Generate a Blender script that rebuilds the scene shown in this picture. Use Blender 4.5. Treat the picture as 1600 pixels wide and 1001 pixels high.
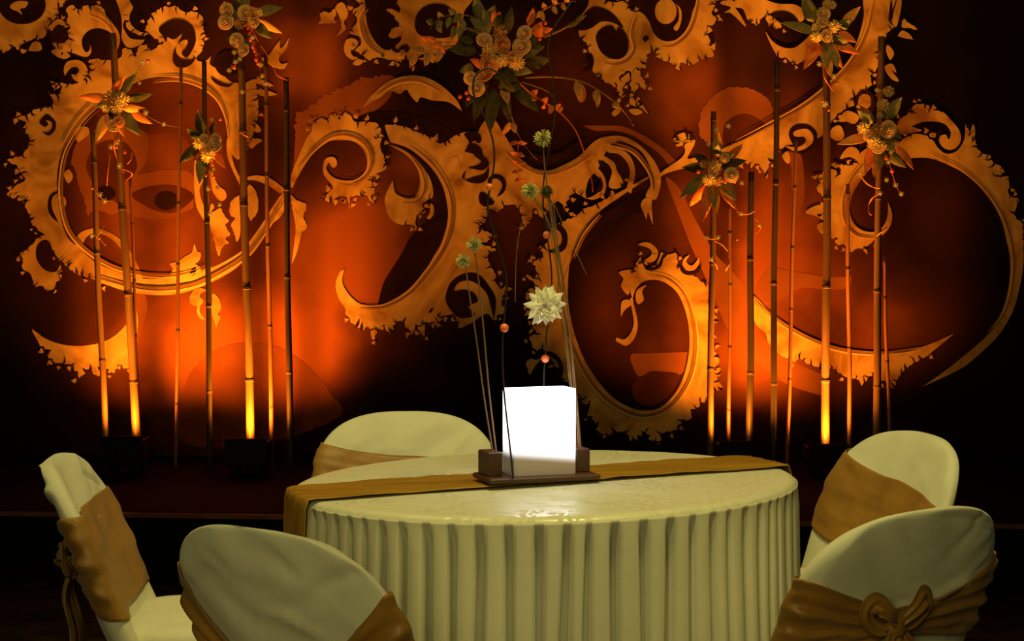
import bpy, bmesh, math, random
from mathutils import Vector, Matrix, noise, geometry
for o in list(bpy.data.objects): bpy.data.objects.remove(o)
S = bpy.context.scene
COL = S.collection
R = math.radians
random.seed(11)
rnd = random.uniform

# ---------------------------------------------------------------- camera
F = 2800.0; CZ = 1.32; TILT = math.atan(124.5 / F)
cd = bpy.data.cameras.new('camera'); cam = bpy.data.objects.new('camera', cd); COL.objects.link(cam)
cam.location = (0, 0, CZ); cam.rotation_euler = (math.pi / 2 - TILT, 0, 0)
cd.sensor_width = 36; cd.lens = F / 1600 * 36; cd.clip_start = .05
S.camera = cam
# ---------------------------------------------------------------- world + exposure
w = bpy.data.worlds.new('night'); S.world = w; w.use_nodes = True
w.node_tree.nodes['Background'].inputs[0].default_value = (.5, .36, .16, 1)
w.node_tree.nodes['Background'].inputs[1].default_value = .002
S.view_settings.view_transform = 'Standard'; S.view_settings.look = 'None'
S.view_settings.exposure = 0; S.view_settings.gamma = 1; S.view_settings.use_curve_mapping = False

def lamp(kind, name, loc, target, energy, color, **kw):
    l = bpy.data.lights.new(name, kind); o = bpy.data.objects.new(name, l); COL.objects.link(o)
    o.location = loc; l.energy = energy; l.color = color
    d = Vector(target) - Vector(loc); o.rotation_euler = d.to_track_quat('-Z', 'Y').to_euler()
    for k, v in kw.items(): setattr(l, k, v)
    return o
# hall downlights over the table (yellow), stage wash (amber)
lamp('SPOT', 'hall_downlight', (.5, 3.1, 3.9), (.15, 4.3, .6), 265, (1, .83, .26), spot_size=R(54), spot_blend=.6, shadow_soft_size=.35)
lamp('SPOT', 'hall_downlight', (-1.2, 4.9, 3.7), (-.1, 4.3, .5), 60, (1, .82, .25), spot_size=R(60), spot_blend=.6, shadow_soft_size=.35)
lamp('SPOT', 'stage_wash', (-1.7, 5.6, 4.4), (-1.85, 8.8, 2.5), 130, (1, .44, .05), spot_size=R(54), spot_blend=.95, shadow_soft_size=.25)
lamp('SPOT', 'stage_wash', (1.5, 5.6, 4.4), (1.45, 8.8, 2.5), 130, (1, .44, .05), spot_size=R(54), spot_blend=.95, shadow_soft_size=.25)

lamp('SPOT', 'spray_fill_spot', (0, 5.4, 4.2), (-.09, 8.62, 2.2), 62, (1, .50, .12), spot_size=R(17), spot_blend=.9, shadow_soft_size=.12)  # added narrow spot, only brightens the central flower spray
lamp('AREA', 'front_fill', (-.6, -.8, 2.1), (.1, 4.2, .6), 46, (1, .86, .32), size=1.4)  # added soft fill behind the camera for skirt and chair backs

FW = Vector((0, math.cos(TILT), -math.sin(TILT))); UP = Vector((0, math.sin(TILT), math.cos(TILT)))
def at(px, py, Y):
    """the point at depth Y of the measured photograph position"""
    d = FW + Vector(((px - 800) / F, 0, 0)) + UP * (-(py - 500.5) / F)
    return Vector((0, 0, CZ)) + d * (Y / d.y)

# ---------------------------------------------------------------- materials
def mat(name, col, rough=.6, spec=.3, col2=None, scale=20, detail=4, bump=0, bscale=None, stretch=(1, 1, 1), metal=0, emit=None, estr=0, sheen=0, trans=0):
    m = bpy.data.materials.new(name); m.use_nodes = True; n = m.node_tree.nodes; l = m.node_tree.links
    b = n['Principled BSDF']
    b.inputs['Base Color'].default_value = (*col, 1); b.inputs['Roughness'].default_value = rough
    b.inputs['Specular IOR Level'].default_value = spec; b.inputs['Metallic'].default_value = metal
    if sheen: b.inputs['Sheen Weight'].default_value = sheen
    if trans: b.inputs['Subsurface Weight'].default_value = trans; b.inputs['Subsurface Radius'].default_value = (.01, .006, .003)
    tc = n.new('ShaderNodeTexCoord'); mp = n.new('ShaderNodeMapping'); mp.inputs['Scale'].default_value = stretch
    l.new(tc.outputs['Object'], mp.inputs[0])
    if col2:
        t = n.new('ShaderNodeTexNoise'); t.inputs['Scale'].default_value = scale; t.inputs['Detail'].default_value = detail
        l.new(mp.outputs[0], t.inputs['Vector'])
        r = n.new('ShaderNodeValToRGB'); r.color_ramp.elements[0].position = .32; r.color_ramp.elements[1].position = .68
        r.color_ramp.elements[0].color = (*col, 1); r.color_ramp.elements[1].color = (*col2, 1)
        l.new(t.outputs['Fac'], r.inputs[0]); l.new(r.outputs[0], b.inputs['Base Color'])
    if bump:
        t2 = n.new('ShaderNodeTexNoise'); t2.inputs['Scale'].default_value = bscale or scale * 4; t2.inputs['Detail'].default_value = 3
        l.new(mp.outputs[0], t2.inputs['Vector'])
        bp = n.new('ShaderNodeBump'); bp.inputs['Strength'].default_value = bump; bp.inputs['Distance'].default_value = .004
        l.new(t2.outputs['Fac'], bp.inputs['Height']); l.new(bp.outputs[0], b.inputs['Normal'])
    if emit:
        b.inputs['Emission Color'].default_value = (*emit, 1); b.inputs['Emission Strength'].default_value = estr
    return m
M = {}
M['gold'] = mat('gold_scroll_paint', (.38, .175, .042), .85, .1, (.74, .44, .13), 4, 8)
r_ = M['gold'].node_tree.nodes['Color Ramp'].color_ramp
r_.elements[0].color = (.27, .115, .026, 1); r_.elements[1].color = (.80, .49, .16, 1); r_.elements[0].position = .30; r_.elements[1].position = .72
e_ = r_.elements.new(.48); e_.color = (.56, .30, .078, 1)
M['gold'].node_tree.nodes['Noise Texture'].inputs['Distortion'].default_value = 1.6
M['rust'] = mat('rust_paint', (.22, .062, .016), .9, .05, (.32, .10, .026), 4, 6)
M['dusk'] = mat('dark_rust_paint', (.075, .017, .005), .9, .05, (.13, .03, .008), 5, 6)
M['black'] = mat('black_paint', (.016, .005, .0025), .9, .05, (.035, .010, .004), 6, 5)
M['line'] = mat('brown_line_paint', (.22, .09, .02), .9, .05, (.32, .15, .04), 9, 4)
M['wall'] = mat('dark_wall_paint', (.012, .010, .009), .9, .1, (.02, .017, .015), 3)
M['stage'] = mat('black_stage_board', (.004, .004, .004), .85, .05, (.007, .006, .006), 6)
M['trimwood'] = mat('varnished_stage_edge', (.14, .045, .018), .35, .5, (.20, .07, .03), 14)
M['housing'] = mat('black_metal', (.003, .003, .003), .6, .15, (.005, .005, .005), 30)
M['glass'] = mat('amber_lens', (1, .5, .1), .3, .5, emit=(1, .36, .03), estr=14)
M['bamboo'] = mat('bamboo_skin', (.075, .036, .011), .42, .3, (.17, .085, .028), 26, 5, stretch=(1, 1, .06))
M['bamboo_dark'] = mat('smoked_bamboo_skin', (.022, .012, .006), .45, .3, (.055, .03, .013), 26, 5, stretch=(1, 1, .08))
M['bamboo_thin'] = mat('thin_bamboo_skin', (.16, .055, .018), .45, .3, (.26, .10, .035), 26, 5, stretch=(1, 1, .08))
M['node'] = mat('bamboo_node_scar', (.04, .02, .01), .7, .2, (.10, .05, .022), 60)
M['green'] = mat('olive_silk_leaf', (.17, .19, .075), .55, .25, (.26, .27, .12), 40, 3)
M['darkgreen'] = mat('dark_silk_leaf', (.05, .055, .02), .6, .2, (.09, .09, .035), 40, 3)
M['orange'] = mat('orange_silk_leaf', (.75, .17, .035), .55, .25, (.85, .30, .07), 30, 3)
M['yellow'] = mat('uplit_yellow_leaf', (.80, .48, .10), .55, .25, (.85, .38, .08), 30, 3)  # bright yellow partly stands for floodlight on the leaf undersides
M['rose'] = mat('cream_silk_petal', (.78, .50, .22), .7, .15, (.85, .62, .34), 30, 3)
M['rose_deep'] = mat('peach_silk_petal', (.72, .30, .10), .7, .15, (.80, .42, .16), 30, 3)
M['mum'] = mat('straw_flower_petal', (.72, .55, .22), .7, .15, (.80, .66, .32), 40, 3)
M['mum_deep'] = mat('tan_flower_petal', (.50, .27, .09), .7, .15, (.62, .38, .15), 40, 3)
M['berry'] = mat('red_berry', (.75, .09, .02), .3, .5, (.85, .16, .04), 60)
M['star'] = mat('tiny_star_petal', (.95, .70, .28), .5, .2, (1, .8, .4), 60, emit=None)
M['tendril'] = mat('copper_tendril', (.72, .20, .05), .5, .3, (.60, .14, .03), 50)
M['twig'] = mat('dry_twig', (.22, .14, .06), .7, .2, (.30, .19, .08), 60)
M['wire'] = mat('black_wire', (.012, .008, .006), .5, .3, (.02, .015, .01), 60)
M['stalk'] = mat('brown_stick', (.13, .065, .028), .55, .3, (.20, .11, .045), 60, stretch=(1, 1, .1))
M['grass'] = mat('dry_grass', (.20, .17, .06), .6, .2, (.28, .24, .09), 60)
M['allium'] = mat('olive_allium_spine', (.42, .37, .11), .6, .2, (.62, .55, .20), 80)
M['alliumdark'] = mat('dark_allium_core', (.07, .065, .02), .7, .1, (.11, .10, .03), 80)
M['bead'] = mat('orange_red_bead', (.95, .16, .05), .35, .5, (1, .24, .08), 70, trans=.3)
M['white'] = mat('white_silk_petal', (.88, .84, .66), .5, .3, (.95, .92, .78), 50, 3, trans=.2)
M['lampwood'] = mat('dark_stained_wood', (.05, .020, .010), .45, .4, (.085, .035, .017), 18, 5, stretch=(.15, 1, 1))
M['cover'] = mat('ivory_polyester_cover', (.66, .65, .50), .75, .15, (.72, .71, .56), 12, 5, bump=.12, bscale=320, sheen=.15)
M['sash'] = mat('gold_satin_sash', (.25, .118, .014), .45, .4, (.36, .18, .026), 9, 5, bump=.08, bscale=260, sheen=.1)
M['pleat'] = mat('ivory_sheer_skirting', (.66, .65, .50), .7, .2, (.70, .69, .55), 8, 4, bump=.10, bscale=420, stretch=(.25, .25, 1))
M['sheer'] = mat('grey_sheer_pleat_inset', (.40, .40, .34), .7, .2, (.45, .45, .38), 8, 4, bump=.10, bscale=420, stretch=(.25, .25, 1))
M['underside'] = mat('raw_table_wood', (.3, .2, .1), .7, .2, (.36, .25, .13), 12)

# satin runner: streaky gold
def runner_mat():
    m = mat('gold_satin_runner', (.23, .115, .008), .45, .4, (.40, .215, .022), 10, 6, stretch=(.25, 3, 1)); return m
M['runner'] = runner_mat()
# damask table top: matt and glossy figure woven in one thread
def damask():
    m = bpy.data.materials.new('ivory_damask'); m.use_nodes = True; n = m.node_tree.nodes; l = m.node_tree.links
    b = n['Principled BSDF']; b.inputs['Specular IOR Level'].default_value = .45
    tc = n.new('ShaderNodeTexCoord')
    nz = n.new('ShaderNodeTexNoise'); nz.inputs['Scale'].default_value = 6; nz.inputs['Detail'].default_value = 5
    l.new(tc.outputs['Object'], nz.inputs['Vector'])
    mp = n.new('ShaderNodeMapping'); mp.inputs['Rotation'].default_value = (0, 0, .35); l.new(tc.outputs['Object'], mp.inputs[0])
    ch = n.new('ShaderNodeTexBrick'); ch.inputs['Scale'].default_value = 9; ch.inputs['Color1'].default_value = (1, 1, 1, 1); ch.inputs['Color2'].default_value = (0, 0, 0, 1)
    ch.inputs['Mortar'].default_value = (.5, .5, .5, 1); ch.inputs['Mortar Size'].default_value = .06; l.new(mp.outputs[0], ch.inputs['Vector'])
    wv = n.new('ShaderNodeTexWave'); wv.inputs['Scale'].default_value = 9; wv.inputs['Distortion'].default_value = 14; wv.inputs['Detail'].default_value = 2; wv.inputs['Detail Scale'].default_value = 2.2
    l.new(tc.outputs['Object'], wv.inputs['Vector'])
    mx = n.new('ShaderNodeMix'); mx.data_type = 'FLOAT'
    rp0 = n.new('ShaderNodeValToRGB'); rp0.color_ramp.elements[0].position = .47; rp0.color_ramp.elements[1].position = .53
    l.new(nz.outputs['Fac'], rp0.inputs[0]); l.new(rp0.outputs[0], mx.inputs[0]); l.new(ch.outputs['Color'], mx.inputs[2])
    rpw = n.new('ShaderNodeValToRGB'); rpw.color_ramp.elements[0].position = .45; rpw.color_ramp.elements[1].position = .55
    l.new(wv.outputs['Fac'], rpw.inputs[0]); l.new(rpw.outputs[0], mx.inputs[3])
    r = n.new('ShaderNodeMapRange'); r.inputs[3].default_value = .25; r.inputs[4].default_value = .62; l.new(mx.outputs[0], r.inputs[0]); l.new(r.outputs[0], b.inputs['Roughness'])
    rc = n.new('ShaderNodeValToRGB'); rc.color_ramp.elements[0].color = (.73, .72, .55, 1); rc.color_ramp.elements[1].color = (.62, .61, .46, 1)
    l.new(mx.outputs[0], rc.inputs[0]); l.new(rc.outputs[0], b.inputs['Base Color'])
    return m
M['damask'] = damask()
# carpet: dark brown with a woven figure
def carpet():
    m = bpy.data.materials.new('dark_figured_carpet'); m.use_nodes = True; n = m.node_tree.nodes; l = m.node_tree.links
    b = n['Principled BSDF']; b.inputs['Roughness'].default_value = .95; b.inputs['Specular IOR Level'].default_value = .05
    tc = n.new('ShaderNodeTexCoord'); v = n.new('ShaderNodeTexVoronoi'); v.inputs['Scale'].default_value = 14; v.feature = 'SMOOTH_F1'
    l.new(tc.outputs['Object'], v.inputs['Vector'])
    r = n.new('ShaderNodeValToRGB'); r.color_ramp.elements[0].position = .25; r.color_ramp.elements[1].position = .6
    r.color_ramp.elements[0].color = (.05, .028, .013, 1); r.color_ramp.elements[1].color = (.022, .013, .008, 1)
    l.new(v.outputs['Distance'], r.inputs[0]); l.new(r.outputs[0], b.inputs['Base Color'])
    return m
M['carpet'] = carpet()
# lit acrylic shade: emission ramp paints the tube glow, brown base the tray's reflection
def shade_mat():
    m = bpy.data.materials.new('lit_frosted_acrylic'); m.use_nodes = True; n = m.node_tree.nodes; l = m.node_tree.links
    b = n['Principled BSDF']; b.inputs['Base Color'].default_value = (.42, .33, .27, 1); b.inputs['Roughness'].default_value = .3
    tc = n.new('ShaderNodeTexCoord'); sp = n.new('ShaderNodeSeparateXYZ'); l.new(tc.outputs['Object'], sp.inputs[0])
    nz = n.new('ShaderNodeMath'); nz.operation = 'MULTIPLY_ADD'; nz.inputs[1].default_value = .10; l.new(sp.outputs['X'], nz.inputs[0]); l.new(sp.outputs['Z'], nz.inputs[2])
    r = n.new('ShaderNodeMapRange'); r.interpolation_type = 'SMOOTHSTEP'; r.inputs[1].default_value = .028; r.inputs[2].default_value = .075; r.inputs[3].default_value = .03; r.inputs[4].default_value = 3.2
    l.new(nz.outputs[0], r.inputs[0])
    b.inputs['Emission Color'].default_value = (1, .96, .98, 1); l.new(r.outputs[0], b.inputs['Emission Strength'])
    return m
M['shade'] = shade_mat()
M['band'] = mat('frosted_base_band', (.55, .44, .38), .3, .5, (.60, .50, .44), 10)

def smooth(a, b, x): t = max(0., min(1., (x - a) / (b - a))); return t * t * (3 - 2 * t)
# ---------------------------------------------------------------- object helpers
def empty(name, loc, label, cat, group=None, rz=0):
    o = bpy.data.objects.new(name, None); COL.objects.link(o); o.location = loc; o.rotation_euler = (0, 0, rz); o.empty_display_size = .05
    tag(o, label, cat, group); return o
def tag(o, label=None, cat=None, group=None, kind=None):
    if label: o['label'] = label
    if cat: o['category'] = cat
    if group: o['group'] = group
    if kind: o['kind'] = kind
    return o
def meshobj(name, verts, faces, m, parent=None, smooth=True, loc=None):
    me = bpy.data.meshes.new(name); me.from_pydata([tuple(v) for v in verts], [], faces)
    if m: me.materials.append(m)
    if smooth: me.polygons.foreach_set('use_smooth', [True] * len(me.polygons))
    me.update()
    o = bpy.data.objects.new(name, me); COL.objects.link(o)
    if loc is not None: o.location = loc
    if parent: o.parent = parent
    return o
class MB:
    def __init__(s): s.v = []; s.f = []
    def add(s, v, f):
        k = len(s.v); s.v += [Vector(a) for a in v]; s.f += [tuple(i + k for i in q) for q in f]; return s
    def build(s, name, m, parent=None, smooth=True, loc=None, off=None):
        if off is not None: s.v = [a - off for a in s.v]
        return meshobj(name, s.v, s.f, m, parent, smooth, loc)
def grid(rows, closed=True, cap0=False, cap1=False):
    n = len(rows[0]); v = [p for r in rows for p in r]; f = []
    for i in range(len(rows) - 1):
        for j in range(n if closed else n - 1):
            k = (j + 1) % n
            f.append((i * n + j, i * n + k, (i + 1) * n + k, (i + 1) * n + j))
    if cap0: f.append(tuple(range(n - 1, -1, -1)))
    if cap1: f.append(tuple((len(rows) - 1) * n + j for j in range(n)))
    return v, f
def tube(pts, rad, seg=8):
    pts = [Vector(p) for p in pts]; rows = []
    if not hasattr(rad, '__len__'): rad = [rad] * len(pts)
    prev = None
    for i, p in enumerate(pts):
        t = (pts[min(i + 1, len(pts) - 1)] - pts[max(i - 1, 0)]).normalized()
        a = prev if prev is not None else (Vector((1, 0, 0)) if abs(t.x) < .9 else Vector((0, 1, 0)))
        a = (a - t * a.dot(t)).normalized(); b = t.cross(a); prev = a
        rows.append([p + (a * math.cos(2 * math.pi * j / seg) + b * math.sin(2 * math.pi * j / seg)) * rad[i] for j in range(seg)])
    return grid(rows, True, True, True)
def catmull(P, n=6):
    P = [Vector(p) for p in P]; out = []
    for i in range(len(P) - 1):
        a, b, c, d = P[max(i - 1, 0)], P[i], P[i + 1], P[min(i + 2, len(P) - 1)]
        for k in range(n):
            t = k / n
            out.append(.5 * (2 * b + (c - a) * t + (2 * a - 5 * b + 4 * c - d) * t * t + (3 * b - a - 3 * c + d) * t ** 3))
    out.append(P[-1]); return out
def box(c, s, rz=0, bevel=.0):
    x, y, z = s[0] / 2, s[1] / 2, s[2] / 2; b = min(bevel, x * .9, y * .9, z * .9); rot = Matrix.Rotation(rz, 3, 'Z'); c = Vector(c)
    if not b:
        v = [(i * x, j * y, k * z) for i in (-1, 1) for j in (-1, 1) for k in (-1, 1)]
        f = [(0, 1, 3, 2), (4, 6, 7, 5), (0, 4, 5, 1), (2, 3, 7, 6), (0, 2, 6, 4), (1, 5, 7, 3)]
    else:
        rows = []
        for (d, zz) in ((b, -z), (0, -z + b), (0, z - b), (b, z)):
            X, Yy = x - d, y - d
            rows.append([(X - b, -Yy, zz), (X, -Yy + b, zz), (X, Yy - b, zz), (X - b, Yy, zz), (-X + b, Yy, zz), (-X, Yy - b, zz), (-X, -Yy + b, zz), (-X + b, -Yy, zz)])
        v, f = grid(rows, True, True, True)
    return [rot @ Vector(p) + c for p in v], f
def sphere(c, r, seg=10, rings=6):
    rows = [[Vector(c) + Vector((math.sin(a) * math.cos(2 * math.pi * j / seg), math.sin(a) * math.sin(2 * math.pi * j / seg), -math.cos(a))) * r for j in range(seg)]
            for a in [math.pi * (i + .15) / (rings + .3) for i in range(rings + 1)]]
    return grid(rows, True, True, True)

# ---------------------------------------------------------------- the room
def structure(o): o['kind'] = 'structure'; return o
WY = 8.85          # face of the painted backdrop
mb = MB(); mb.add(*box((0, 5.0, -.05), (14, 12, .1))); structure(mb.build('floor', M['carpet'], smooth=False))
mb = MB(); mb.add(*box((0, 9.25, 2.2), (14, .2, 4.4))); structure(mb.build('wall_back', M['wall'], smooth=False))
mb = MB(); mb.add(*box((-6.9, 5.0, 2.2), (.2, 8.3, 4.4))); structure(mb.build('wall_left', M['wall'], smooth=False))
mb = MB(); mb.add(*box((6.9, 5.0, 2.2), (.2, 8.3, 4.4))); structure(mb.build('wall_right', M['wall'], smooth=False))
# low stage platform, front edge slightly out of square with the photograph
st = MB()
fl, fr_ = at(185, 801, 7.11), at(1256, 815, 6.89)
ZS = .24; slope = (fr_.y - fl.y) / (fr_.x - fl.x)
def sy(x): return fl.y + slope * (x - fl.x)
v = [(-6.5, sy(-6.5), 0), (6.5, sy(6.5), 0), (6.5, 9.14, 0), (-6.5, 9.14, 0)]
v += [(a, b, ZS) for a, b, c in v]
st.add(v, [(0, 1, 2, 3)[::-1], (4, 5, 6, 7), (0, 1, 5, 4), (1, 2, 6, 5), (2, 3, 7, 6), (3, 0, 4, 7)])
stage = st.build('stage_platform', M['stage'], smooth=False)
tag(stage, 'low black stage platform running along the wall below the painted backdrop', 'stage')
ed = MB(); ed.add(*box((0, sy(0) - .008, ZS - .012), (13 / math.cos(math.atan(slope)), .016, .02), math.atan(slope), .003)); ed.build('stage_nosing', M['trimwood'], stage, smooth=False)['label'] = 'thin varnished reddish edge strip'

# ---------------------------------------------------------------- painted backdrop
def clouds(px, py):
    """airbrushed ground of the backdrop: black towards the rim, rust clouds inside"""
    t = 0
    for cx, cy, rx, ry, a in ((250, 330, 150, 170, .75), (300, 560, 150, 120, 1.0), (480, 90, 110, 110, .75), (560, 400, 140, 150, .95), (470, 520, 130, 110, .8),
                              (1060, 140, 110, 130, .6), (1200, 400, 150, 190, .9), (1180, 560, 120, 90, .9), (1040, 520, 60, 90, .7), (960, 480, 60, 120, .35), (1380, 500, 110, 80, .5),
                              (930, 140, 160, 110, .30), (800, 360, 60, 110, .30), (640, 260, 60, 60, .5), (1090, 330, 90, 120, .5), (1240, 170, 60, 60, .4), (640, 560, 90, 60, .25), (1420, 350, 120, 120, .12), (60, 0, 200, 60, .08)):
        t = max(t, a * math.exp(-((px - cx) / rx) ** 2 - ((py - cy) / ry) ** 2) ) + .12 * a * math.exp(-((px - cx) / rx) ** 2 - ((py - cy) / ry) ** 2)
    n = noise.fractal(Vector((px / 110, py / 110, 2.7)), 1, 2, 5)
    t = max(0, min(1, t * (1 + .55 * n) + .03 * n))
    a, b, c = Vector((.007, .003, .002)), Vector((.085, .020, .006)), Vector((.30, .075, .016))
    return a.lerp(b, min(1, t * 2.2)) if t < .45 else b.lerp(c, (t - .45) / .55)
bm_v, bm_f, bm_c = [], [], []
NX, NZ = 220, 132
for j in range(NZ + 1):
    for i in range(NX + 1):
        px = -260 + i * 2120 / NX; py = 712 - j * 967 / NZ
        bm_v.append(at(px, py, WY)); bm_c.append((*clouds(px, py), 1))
for j in range(NZ):
    for i in range(NX):
        a = j * (NX + 1) + i; bm_f.append((a, a + 1, a + NX + 2, a + NX + 1))
k0 = len(bm_v); n1 = NX + 1
ring = [i for i in range(NX + 1)] + [j * n1 + NX for j in range(1, NZ + 1)] + [NZ * n1 + i for i in range(NX - 1, -1, -1)] + [j * n1 for j in range(NZ - 1, 0, -1)]
for r in ring: bm_v.append(bm_v[r] + Vector((0, .05, 0))); bm_c.append((.01, .006, .004, 1))
for q in range(len(ring)):
    q2 = (q + 1) % len(ring); bm_f.append((ring[q], k0 + q, k0 + q2, ring[q2]))
bm_f.append(tuple(k0 + q for q in range(len(ring))))
def paint_mat():
    m = mat('airbrushed_ground', (.1, .03, .01), .9, .06); n = m.node_tree.nodes; l = m.node_tree.links
    a = n.new('ShaderNodeAttribute'); a.attribute_name = 'paint'; l.new(a.outputs['Color'], n['Principled BSDF'].inputs['Base Color']); return m
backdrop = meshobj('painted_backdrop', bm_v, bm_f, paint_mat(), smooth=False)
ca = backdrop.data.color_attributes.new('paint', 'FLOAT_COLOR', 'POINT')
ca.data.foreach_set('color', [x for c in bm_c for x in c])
tag(backdrop, 'huge painted backdrop of golden flame-edged spirals on black and rust red', 'mural')

LAYER = [0]
def path(s):
    """'x,y x,y| ~4 x,y ~0': smooth curve, | = corner, ~n = ragged flame edge of n pixels"""
    toks = s.split(); pts = []; rag = 0.0
    for t in toks:
        if t[0] == '~': rag = float(t[1:]); continue
        c = t.endswith('|'); x, y = t.rstrip('|').split(','); pts.append((float(x), float(y), c, rag))
    n = len(pts); out = []
    for i in range(n):
        x0, y0, c0, _ = pts[i]; x1, y1, c1, rg = pts[(i + 1) % n]
        b, c = Vector((x0, y0)), Vector((x1, y1)); L = (c - b).length
        if L < .01: continue
        a = b if c0 else Vector(pts[i - 1][:2]); d = c if c1 else Vector(pts[(i + 2) % n][:2])
        k = max(3, int(L / (2.2 if rg else 4)))
        nrm = Vector((-(c - b).y, (c - b).x)).normalized(); ph = random.random() * 6
        for q in range(k):
            t = q / k
            p = .5 * (2 * b + (c - a) * t + (2 * a - 5 * b + 4 * c - d) * t * t + (3 * b - a - 3 * c + d) * t ** 3)
            if a == b or d == c: p = p.lerp(b.lerp(c, t), .3)
            if rg: p = p + nrm * (rg * .45 * noise.noise(Vector((p.x / 5.0, p.y / 5.0, ph))) * 2 + rnd(-.3, .3) * rg * .5)
            p = Vector((p.x, p.y)); RAG[(round(p.x, 3), round(p.y, 3))] = rg; out.append(p)
    return out
fleck_in, fleck_out = [], []
def flecks(P, spec):
    if '~' not in spec: return
    A = sum(P[i - 1].x * P[i].y - P[i].x * P[i - 1].y for i in range(len(P))); sg = 1 if A > 0 else -1
    i = 3
    while i < len(P) - 3:
        d = (P[i + 1] - P[i - 1]); L = d.length
        if 0 < L < 7 and (P[i + 1] - P[i]).length < 2.9 and RAG[id_of(P[i])] > 1:
            nrm = Vector((d.y, -d.x)).normalized() * sg; tg = d.normalized() * rnd(-1, 1)
            u = rnd(0, 1); q = P[i]
            if u < .6: fleck_in.append((q + nrm * 2, q - nrm * rnd(5, 13) + tg * rnd(2, 10), rnd(2.0, 4.2)))
            if u > .62: fleck_out.append((q + nrm * rnd(1.0, 4), q + nrm * rnd(7, 12) + tg * rnd(3, 9), rnd(4.5, 8)))
            i += int(rnd(3, 8))
        else: i += 1
RAG = {}
def id_of(p): return (round(p.x, 3), round(p.y, 3))
def fleck_mesh(L, key):
    LAYER[0] += 1; m = MB()
    for a, b, w in L:
        ax = (b - a); n = Vector((-ax.y, ax.x)).normalized(); bend = n * rnd(-3.5, 3.5); l, r = [], []
        for k in range(6):
            t = k / 5; c = a + ax * t + bend * math.sin(math.pi * t); ww = w * .5 * math.sin(math.pi * min(1, (t + .04)) ** .6) if 0 < k < 5 else .15
            l.append(c + n * ww); r.append(c - n * ww)
        V = [at(p.x, p.y, WY) for p in l + r]
        for p in V: p.y = WY - .0008 - LAYER[0] * 7e-5
        m.add(V, [(k, k + 1, 7 + k, 6 + k) for k in range(5)])
    m.build('painted_flecks', M[key], backdrop, smooth=False)['kind'] = 'stuff'
def paint(name, key, *specs):
    for s in specs:
        P = path(s); n = len(P); LAYER[0] += 1
        if name == 'painted_scroll': flecks(P, s)
        try:
            vs, es, fs, *_ = geometry.delaunay_2d_cdt(P, [(i, (i + 1) % n) for i in range(n)], [list(range(n))], 1, 1e-4)
        except Exception: continue
        y = WY - .0008 - LAYER[0] * 7e-5
        V = [at(p.x, p.y, WY) for p in vs]
        for p in V: p.y = y
        meshobj(name, V, [tuple(f) for f in fs], M[key], backdrop, smooth=False)
def ell(cx, cy, rx, ry, n=14, rot=0):
    return ' '.join('%.1f,%.1f' % (cx + rx * math.cos(a) * math.cos(rot) - ry * math.sin(a) * math.sin(rot), cy + rx * math.cos(a) * math.sin(rot) + ry * math.sin(a) * math.cos(rot)) for a in [2 * math.pi * i / n for i in range(n)])

# --- soft rust forms behind the scrolls
paint('painted_band', 'rust',
 '140,207 118,226 ~3 112,250 118,266 122,284 130,306 138,336 144,330 ~0 160,330 175,335 190,330 208,337 238,342 270,340 288,331 302,325| 300,272 262,265 238,268 215,272 226,256 ~3 232,226 228,205 ~0 210,196 180,194',
 '458,275 462,210 ~6 462,182 476,170 496,160 512,147 526,140 550,130 566,121 586,121 606,117 ~0 618,124 610,150 590,170 560,182 530,178 500,190 482,212 468,245',
 '1040,278 1060,332 1080,385 1110,450 1140,520 1175,560 1230,600 1290,620| 1290,590 1250,570 1215,550 1180,510 1170,460 1145,425 1117,395 1085,340 1062,295',
 '1232,235 1250,240 1256,270 1256,310 1246,350 1236,380| 1230,350 1237,310 1236,265',
 '~3 1096,215 1094,180 1105,160 1116,148 1136,138 1160,136 1190,146 1205,165 1207,190 ~0 1195,201 1160,218 1130,232',
 '985,556 1010,552 1074,550| 1068,580 1055,586 1035,580 1015,580 998,588',
 '210,460 226,460 230,480 226,500 218,525 213,545| 212,500',
 '1050,262 1030,240 1005,222 985,210 960,204 930,204 910,196| 940,196 975,198 1010,214 1040,236 1064,262',
 '1200,420 1240,424 1290,432 1330,432| 1326,450 1290,452 1250,450 1210,470 1180,462')
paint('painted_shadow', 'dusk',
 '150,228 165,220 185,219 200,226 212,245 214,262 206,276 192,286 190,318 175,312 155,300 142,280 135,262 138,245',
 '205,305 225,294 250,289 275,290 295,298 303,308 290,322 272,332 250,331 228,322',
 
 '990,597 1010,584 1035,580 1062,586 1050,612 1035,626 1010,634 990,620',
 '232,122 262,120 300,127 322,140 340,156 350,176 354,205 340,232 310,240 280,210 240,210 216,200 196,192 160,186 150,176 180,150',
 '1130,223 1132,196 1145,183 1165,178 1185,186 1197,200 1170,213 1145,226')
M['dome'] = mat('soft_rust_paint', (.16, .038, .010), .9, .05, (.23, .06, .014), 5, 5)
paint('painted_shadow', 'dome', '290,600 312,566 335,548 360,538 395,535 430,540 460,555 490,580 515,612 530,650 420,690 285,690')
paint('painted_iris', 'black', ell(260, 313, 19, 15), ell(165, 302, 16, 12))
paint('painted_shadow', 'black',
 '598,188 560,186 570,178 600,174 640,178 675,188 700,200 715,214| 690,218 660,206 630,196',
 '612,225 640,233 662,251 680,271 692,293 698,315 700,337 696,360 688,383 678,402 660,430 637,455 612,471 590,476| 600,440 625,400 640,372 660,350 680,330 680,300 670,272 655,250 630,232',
 '905,372 930,345 965,320 1000,300 1016,300 1014,330 985,335 950,350 920,380 900,400')

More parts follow.
